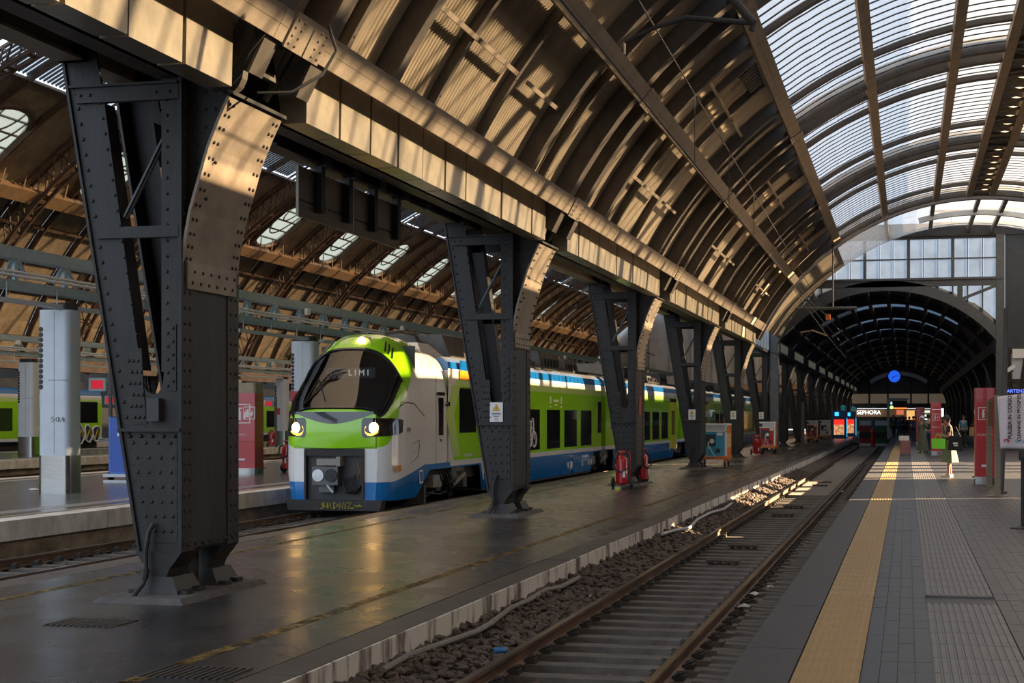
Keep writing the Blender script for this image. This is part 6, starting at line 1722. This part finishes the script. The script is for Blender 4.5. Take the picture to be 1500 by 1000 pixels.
# ================================================================ people
M_SKIN = mat('skin', (.42, .23, .15), .5, var=.1); M_HAIR = mat('hair_black', (.012, .010, .010), .5)
def skinmesh(name, verts, edges, radii, m, parent, root=0, sub=2):
    me = bpy.data.meshes.new(name); me.from_pydata(verts, edges, [])
    me.materials.append(m)
    o = bpy.data.objects.new(name, me); COL.objects.link(o); o.parent = parent
    sk = o.modifiers.new('skin', 'SKIN'); sk.use_smooth_shade = True
    if not me.skin_vertices: bpy.context.view_layer.objects.active = o
    lay = me.skin_vertices[0].data
    for i, r in enumerate(radii):
        lay[i].radius = (r, r) if not isinstance(r, tuple) else r
        lay[i].use_root = (i == root)
    if sub: ss = o.modifiers.new('smooth', 'SUBSURF'); ss.levels = sub; ss.render_levels = sub
    return o
def person(label, loc, rz, h=1.68, group=None, top=None, bottom=None, skirt=None, shoe=None, hair=None, arms=None, lean=0.0, stride=.0, headtilt=0.0, sleeve='short', hands=False, face=False, dress=None, hat=None, skin=None):
    t = thing('person', label, 'person', loc, rz, group)
    s = h / 1.70; sk = skin or M_SKIN
    V = {'pelvis': (0, 0, .93), 'spine': (0, .01, 1.10), 'chest': (0, -lean * .5, 1.30), 'neck': (0, -lean, 1.44), 'nape': (0, -lean - .02, 1.50), 'head': (0, -lean - .03 - headtilt, 1.575), 'crown': (0, -lean - .02 - headtilt, 1.65),
         'shL': (.165, -lean * .8, 1.385), 'shR': (-.165, -lean * .8, 1.385), 'hipL': (.085, 0, .88), 'hipR': (-.085, 0, .88),
         'knL': (.09, -stride * .5 - .02, .49), 'knR': (-.09, stride * .35 - .02, .49), 'anL': (.09, -stride, .085), 'anR': (-.09, stride, .085), 'toL': (.10, -stride - .15, .03), 'toR': (-.10, stride - .15, .03)}
    a = arms or {}
    V['elL'], V['haL'] = a.get('L', ((.21, .03, 1.11), (.22, -.05, .87))); V['elR'], V['haR'] = a.get('R', ((-.21, .03, 1.11), (-.22, -.05, .87)))
    Rr = {'pelvis': (.135, .105), 'spine': (.115, .09), 'chest': (.14, .10), 'neck': .05, 'nape': .05, 'head': (.078, .098), 'crown': (.062, .075), 'shL': .058, 'shR': .058, 'elL': .038, 'elR': .038, 'haL': .028, 'haR': .028, 'hipL': .088, 'hipR': .088, 'knL': .056, 'knR': .056, 'anL': .036, 'anR': .036, 'toL': .033, 'toR': .033}
    E_ = [('pelvis', 'spine'), ('spine', 'chest'), ('chest', 'neck'), ('neck', 'nape'), ('nape', 'head'), ('head', 'crown'), ('chest', 'shL'), ('chest', 'shR'), ('shL', 'elL'), ('elL', 'haL'), ('shR', 'elR'), ('elR', 'haR'), ('pelvis', 'hipL'), ('pelvis', 'hipR'), ('hipL', 'knL'), ('knL', 'anL'), ('hipR', 'knR'), ('knR', 'anR'), ('anL', 'toL'), ('anR', 'toR')]
    if hands:
        for sd in 'LR':
            el, ha = Vector(V['el' + sd]), Vector(V['ha' + sd]); d = (ha - el).normalized(); sx = Vector((1 if sd == 'L' else -1, 0, 0)); up = d.cross(sx).normalized(); lat = up.cross(d).normalized()
            V['pa' + sd] = tuple(ha + d * .07); Rr['pa' + sd] = (.034, .018); E_.append(('ha' + sd, 'pa' + sd))
            for f_ in range(4):
                q = ha + d * .085 + lat * (.027 - .018 * f_); ln = (.036, .042, .04, .03)[f_]
                V['f%s%d' % (sd, f_)] = tuple(q + d * .02); V['g%s%d' % (sd, f_)] = tuple(q + d * (.02 + ln) - up * .02)
                Rr['f%s%d' % (sd, f_)] = .0085; Rr['g%s%d' % (sd, f_)] = .0075
                E_ += [('pa' + sd, 'f%s%d' % (sd, f_)), ('f%s%d' % (sd, f_), 'g%s%d' % (sd, f_))]
            V['t' + sd] = tuple(ha + d * .04 + lat * .042); V['u' + sd] = tuple(ha + d * .075 + lat * .055 - up * .012); Rr['t' + sd] = .010; Rr['u' + sd] = .008
            E_ += [('ha' + sd, 't' + sd), ('t' + sd, 'u' + sd)]
    ks = list(V); ix = {k: i for i, k in enumerate(ks)}
    sc = lambda p: tuple(q * s for q in p)
    rr = lambda r, add=0: tuple((q + add) * s for q in r) if isinstance(r, tuple) else (r + add) * s
    skinmesh('body', [sc(V[k]) for k in ks], [(ix[a_], ix[b_]) for a_, b_ in E_], [rr(Rr[k]) for k in ks], sk, t, ix['pelvis'])
    def cloth(name, keys, extra, m, add, endr=None):
        vv = {k: V[k] for k in keys}; vv.update(extra)
        kk = list(vv); ii = {k: i for i, k in enumerate(kk)}
        es = [(a_, b_) for a_, b_ in E_ if a_ in vv and b_ in vv]
        for e in extra: es.append((extra_link[e], e))
        R2 = [rr(Rr.get(k, .05), add) if not (endr and k in endr) else rr(endr[k]) for k in kk]
        return skinmesh(name, [sc(vv[k]) for k in kk], [(ii[a_], ii[b_]) for a_, b_ in es], R2, m, t, 0)
    mid = lambda p, q, f_: tuple(p[i] + (q[i] - p[i]) * f_ for i in range(3))
    if top:
        f_ = .62 if sleeve == 'short' else .1
        if sleeve == 'long': ex = {}; keys = ['pelvis', 'spine', 'chest', 'neck', 'shL', 'shR', 'elL', 'elR', 'haL', 'haR']; extra_link = {}
        else:
            ex = {'slL': mid(V['shL'], V['elL'], f_), 'slR': mid(V['shR'], V['elR'], f_)}; extra_link = {'slL': 'shL', 'slR': 'shR'}; keys = ['pelvis', 'spine', 'chest', 'shL', 'shR']
        o = cloth('shirt', keys, ex, top, .016, {'slL': .058, 'slR': .058, 'neck': .058} if sleeve == 'short' else {'neck': .058})
    if bottom:
        extra_link = {}
        cloth('trousers', ['pelvis', 'hipL', 'hipR', 'knL', 'knR', 'anL', 'anR'], {}, bottom, .02)
    for mm, nm, z0, z1, r0, r1 in ((skirt, 'skirt', .42, .99, .27, .135), (dress, 'dress', .14, 1.02, .26, .15)):
        if mm:
            b = MB(); n = 28; vs = []; fs = []; rows = 8
            for j in range(rows + 1):
                f_ = j / rows; z = z1 + (z0 - z1) * f_; r = r1 + (r0 - r1) * (f_ ** .8)
                for k in range(n):
                    an = 2 * pi * k / n; q = r * (1 + .10 * f_ * sin(an * 5 + .7) + .05 * f_ * sin(an * 9))
                    vs.append((q * cos(an) * s, q * .82 * sin(an) * s, z * s))
            for j in range(rows):
                for k in range(n): fs.append((j * n + k, j * n + (k + 1) % n, (j + 1) * n + (k + 1) % n, (j + 1) * n + k))
            fs.append(tuple(range(n))); b.add(vs, fs); obj(nm, b, t, mats=mm, smooth=True)
    sm_ = shoe or M_BLACK
    for sd in 'LR':
        an, to = Vector(V['an' + sd]), Vector(V['to' + sd]); b = MB()
        x, y = an.x * s, an.y * s
        b.lathe([(.02, -.0), (.055, .0), (.058, .05), (.045, .09)], 12, (x, y + .01, 0)); b.taper(x - .048, x + .048, to.y * s - .06, y + .03, 0, .075, .012, .03)
        obj('shoe', b, t, mats=sm_, smooth=True)
    hx = V['head']; hc = (hx[0] * s, hx[1] * s, hx[2] * s)
    b = MB(); prof = [(.02, .125), (.06, .115), (.088, .08), (.102, .03), (.104, -.02), (.09, -.07)]
    vs = []; n = 18
    for r, z in reversed(prof):
        for k in range(n):
            an = 2 * pi * k / n; back = .5 + .5 * sin(an)
            zz = z if z > 0 else z * (.15 + .85 * back)
            vs.append((hc[0] + r * .92 * cos(an), hc[1] + .018 + r * 1.08 * sin(an), hc[2] + .015 + zz + (.02 if an > pi and z < .05 else 0)))
    fs = []
    for i in range(len(prof) - 1):
        for k in range(n): fs.append((i * n + k, i * n + (k + 1) % n, (i + 1) * n + (k + 1) % n, (i + 1) * n + k))
    fs.append(tuple((len(prof) - 1) * n + k for k in range(n))); b.add(vs, fs)
    obj('hair' if not hat else 'cap', b, t, mats=hat or hair or M_HAIR, smooth=True)
    if hat: obj('peak', MB().box(hc[0] - .07, hc[0] + .07, hc[1] - .19, hc[1] - .07, hc[2] + .05, hc[2] + .065), t, mats=hat)
    if face:
        fy = hc[1] - .098 * s
        b = MB(); b.add([(hc[0] - .016, fy + .012, hc[2] - .02), (hc[0] + .016, fy + .012, hc[2] - .02), (hc[0], fy - .018, hc[2] - .018), (hc[0], fy + .01, hc[2] + .03)], [(0, 1, 2), (0, 2, 3), (1, 3, 2), (0, 3, 1)]); obj('nose', b, t, mats=sk)
        for q in (-1, 1):
            obj('eye', MB().lathe([(.004, -.004), (.012, 0), (.004, .004)], 8, (hc[0] + q * .032, fy + .008, hc[2] + .02), 'y'), t, mats=M_INK)
            obj('ear', MB().lathe([(.008, -.008), (.02, 0), (.008, .008)], 8, (hc[0] + q * .085, hc[1] + .01, hc[2]), 'x'), t, mats=sk)
        obj('mouth', MB().box(hc[0] - .024, hc[0] + .024, fy + .004, fy + .012, hc[2] - .052, hc[2] - .044), t, mats=mat('lips', (.3, .09, .08), .5))
    return t
def cm(n, c): return mat(n, c, .8, var=.15)
# woman with the phone, facing left
wl_ = onz(1391, 699, 0)
arm = {'L': ((.20, -.02, 1.13), (.09, -.27, 1.17)), 'R': ((-.20, -.02, 1.13), (-.07, -.27, 1.17))}
person('woman in black T-shirt and olive skirt looking down at her phone', wl_, -pi / 2, 1.66, None, cm('tee_black', (.014, .013, .015)), None, cm('skirt_olive', (.115, .15, .075)), cm('shoe_cream', (.5, .44, .36)), M_HAIR, arm, .03, .03, .045, 'short', True, True, skin=mat('skin_tan', (.38, .19, .11), .5))
tag(obj('mobile_phone', MB().box(-.37, -.355, -.035, .035, 1.13, 1.27), loc=wl_, mats=M_BLACK), 'dark phone held in both hands by the woman', 'phone')
# lime bag hanging from her forearm, black tote on her shoulder
t = thing('shopping_bag', 'bright lime green shopping bag hanging from the woman\'s arm', 'bag', (wl_[0] - .30, wl_[1] - .14, .78))
M_BAG = mat('bag_lime', (.16, .62, .02), .5, var=.08)
obj('bag_body', MB().add([(-.17, -.04, 0), (.18, -.04, -.005), (.18, .05, -.005), (-.17, .05, 0), (-.18, -.02, .27), (.19, -.02, .27), (.19, .02, .27), (-.18, .02, .27)], [(3, 2, 1, 0), (0, 1, 5, 4), (1, 2, 6, 5), (2, 3, 7, 6), (3, 0, 4, 7), (4, 5, 6, 7)]), t, mats=M_BAG)
obj('handle', MB().tube([(-.08, -.02, .26), (-.04, 0, .40), (.04, 0, .40), (.09, -.02, .26)], .008, 6), t, mats=M_BAG)
t = thing('tote_bag', 'black tote bag with small white print at the woman\'s side', 'bag', (wl_[0] + .14, wl_[1] - .32, .72))
M_TOTE = cm('tote_black', (.012, .012, .013))
obj('bag_body', MB().add([(-.20, -.03, .02), (.20, -.03, .0), (.20, .05, 0), (-.20, .05, .02), (-.16, -.02, .42), (.17, -.02, .38), (.17, .03, .38), (-.16, .03, .42)], [(3, 2, 1, 0), (0, 1, 5, 4), (1, 2, 6, 5), (2, 3, 7, 6), (3, 0, 4, 7), (4, 5, 6, 7)]), t, mats=M_TOTE)
obj('strap', MB().tube([(-.12, 0, .4), (-.13, .06, .62), (.02, .08, .64), (.14, 0, .37)], .012, 6), t, mats=M_TOTE)
obj('white_print', MB().box(-.06, .06, -.034, -.03, .18, .23).box(-.04, .07, -.034, -.03, .13, .16), t, mats=M_WHITE)
p = onz(1351, 664, 0); person('woman in long olive dress with raised hand near red totem', p, -.5, 1.68, None, cm('dress_top', (.10, .115, .085)), None, None, cm('sandal', (.3, .22, .15)), None, {'L': ((.25, -.05, 1.2), (.12, -.15, 1.45)), 'R': ((-.21, .03, 1.11), (-.2, -.08, .9))}, sleeve='long', dress=cm('dress_olive', (.11, .12, .09)), hat=cm('cap_white', (.6, .62, .7)))
p = onz(1360, 663, 0); person('man in dark shirt and jeans standing behind the olive dress', p, pi, 1.78, None, cm('shirt_dark', (.02, .022, .03)), cm('jeans', (.02, .035, .09)), None, None, None, sleeve='short')
p = onz(1377.5, 665, 0); person('woman with bare shoulders and brown top seen from behind', p, pi, 1.62, None, cm('top_brown', (.19, .13, .11)), cm('shorts', (.08, .14, .07)), None, cm('sandal2', (.35, .25, .2)), None, sleeve='none')
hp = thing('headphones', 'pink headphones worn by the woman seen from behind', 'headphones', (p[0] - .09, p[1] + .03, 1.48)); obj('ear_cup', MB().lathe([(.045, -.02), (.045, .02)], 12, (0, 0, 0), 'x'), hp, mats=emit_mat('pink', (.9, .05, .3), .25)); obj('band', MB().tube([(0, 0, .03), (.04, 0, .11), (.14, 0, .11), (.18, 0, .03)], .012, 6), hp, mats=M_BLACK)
p = onz(1411, 655, 0); person('person in bright blue shirt and dark trousers in the shade', p, .4, 1.72, None, cm('shirt_blue', (.03, .18, .36)), cm('trousers_dark', (.015, .015, .02)), sleeve='short', stride=.12)
q = onz(1424, 655, 0); tag(obj('paper_bag', MB().taper(-.16, .16, -.08, .08, .62, 1.1, .03, .02).tube([(-.08, 0, 1.1), (-.05, 0, 1.25), (.05, 0, 1.25), (.08, 0, 1.1)], .01, 6), loc=(q[0], q[1], 0), mats=cm('kraft', (.35, .22, .1))), 'brown paper bag carried past the tall red totem', 'bag')
far = [(1309, 641, (.03, .10, .05), 'person in green coat near the end of the track'), (1317, 640, (.12, .16, .25), 'leftmost of the passengers clustered before the lit shop'), (1322, 639, (.02, .02, .03), 'passenger in black among those before the lit shop'), (1327, 640, (.02, .03, .08), 'passenger in navy among those before the lit shop'), (1332, 639, (.3, .03, .03), 'passenger in red among those before the lit shop'), (1338, 645, (.10, .16, .3), 'rightmost passenger in pale blue before the dim red totems')]
for i, (a, c, col, lb) in enumerate(far):
    p = onz(a, c, 0); person(lb, p, random.uniform(-1, 1), random.uniform(1.62, 1.8), 'passengers in the far hall', cm('far_top%d' % i, col), cm('far_leg%d' % i, tuple(x * .5 for x in col)), sleeve='long', stride=random.uniform(-.15, .15))
# driver in the cab (seated)
dl = (TXC + .42, TY0 + 1.30, Z_RAIL + 1.25)
t = thing('person', 'train driver in dark cap seated behind the windscreen', 'person', dl)
V = [(0, 0, .05), (0, .02, .35), (0, 0, .62), (0, -.02, .74), (0, -.05, .86), (0, -.04, .94), (.19, 0, .60), (-.19, 0, .60), (.23, -.2, .38), (-.23, -.2, .38), (.18, -.45, .45), (-.18, -.45, .45), (.1, -.42, .02), (-.1, -.42, .02), (.1, -.45, -.2), (-.1, -.45, -.2)]
E_ = [(0, 1), (1, 2), (2, 3), (3, 4), (4, 5), (2, 6), (2, 7), (6, 8), (7, 9), (8, 10), (9, 11), (0, 12), (0, 13), (12, 14), (13, 15)]
skinmesh('body', V, E_, [.14, .13, .14, .055, .09, .07, .065, .065, .045, .045, .035, .035, .08, .08, .06, .06], mat('skin_driver', (.5, .3, .2), .5), t)
skinmesh('uniform', [V[i] for i in (0, 1, 2, 6, 7, 8, 9, 10, 11)], [(0, 1), (1, 2), (2, 3), (2, 4), (3, 5), (4, 6), (5, 7), (6, 8)], [.155, .145, .155, .08, .08, .06, .06, .048, .048], cm('uniform', (.02, .022, .03)), t)
obj('cap', MB().lathe([(.10, .93), (.105, .97), (.12, 1.0), (.11, 1.04), (.03, 1.05)], 16, (0, -.04, 0)).box(-.08, .08, -.2, -.1, .93, .945), t, mats=cm('cap_navy', (.02, .02, .03)), smooth=True)
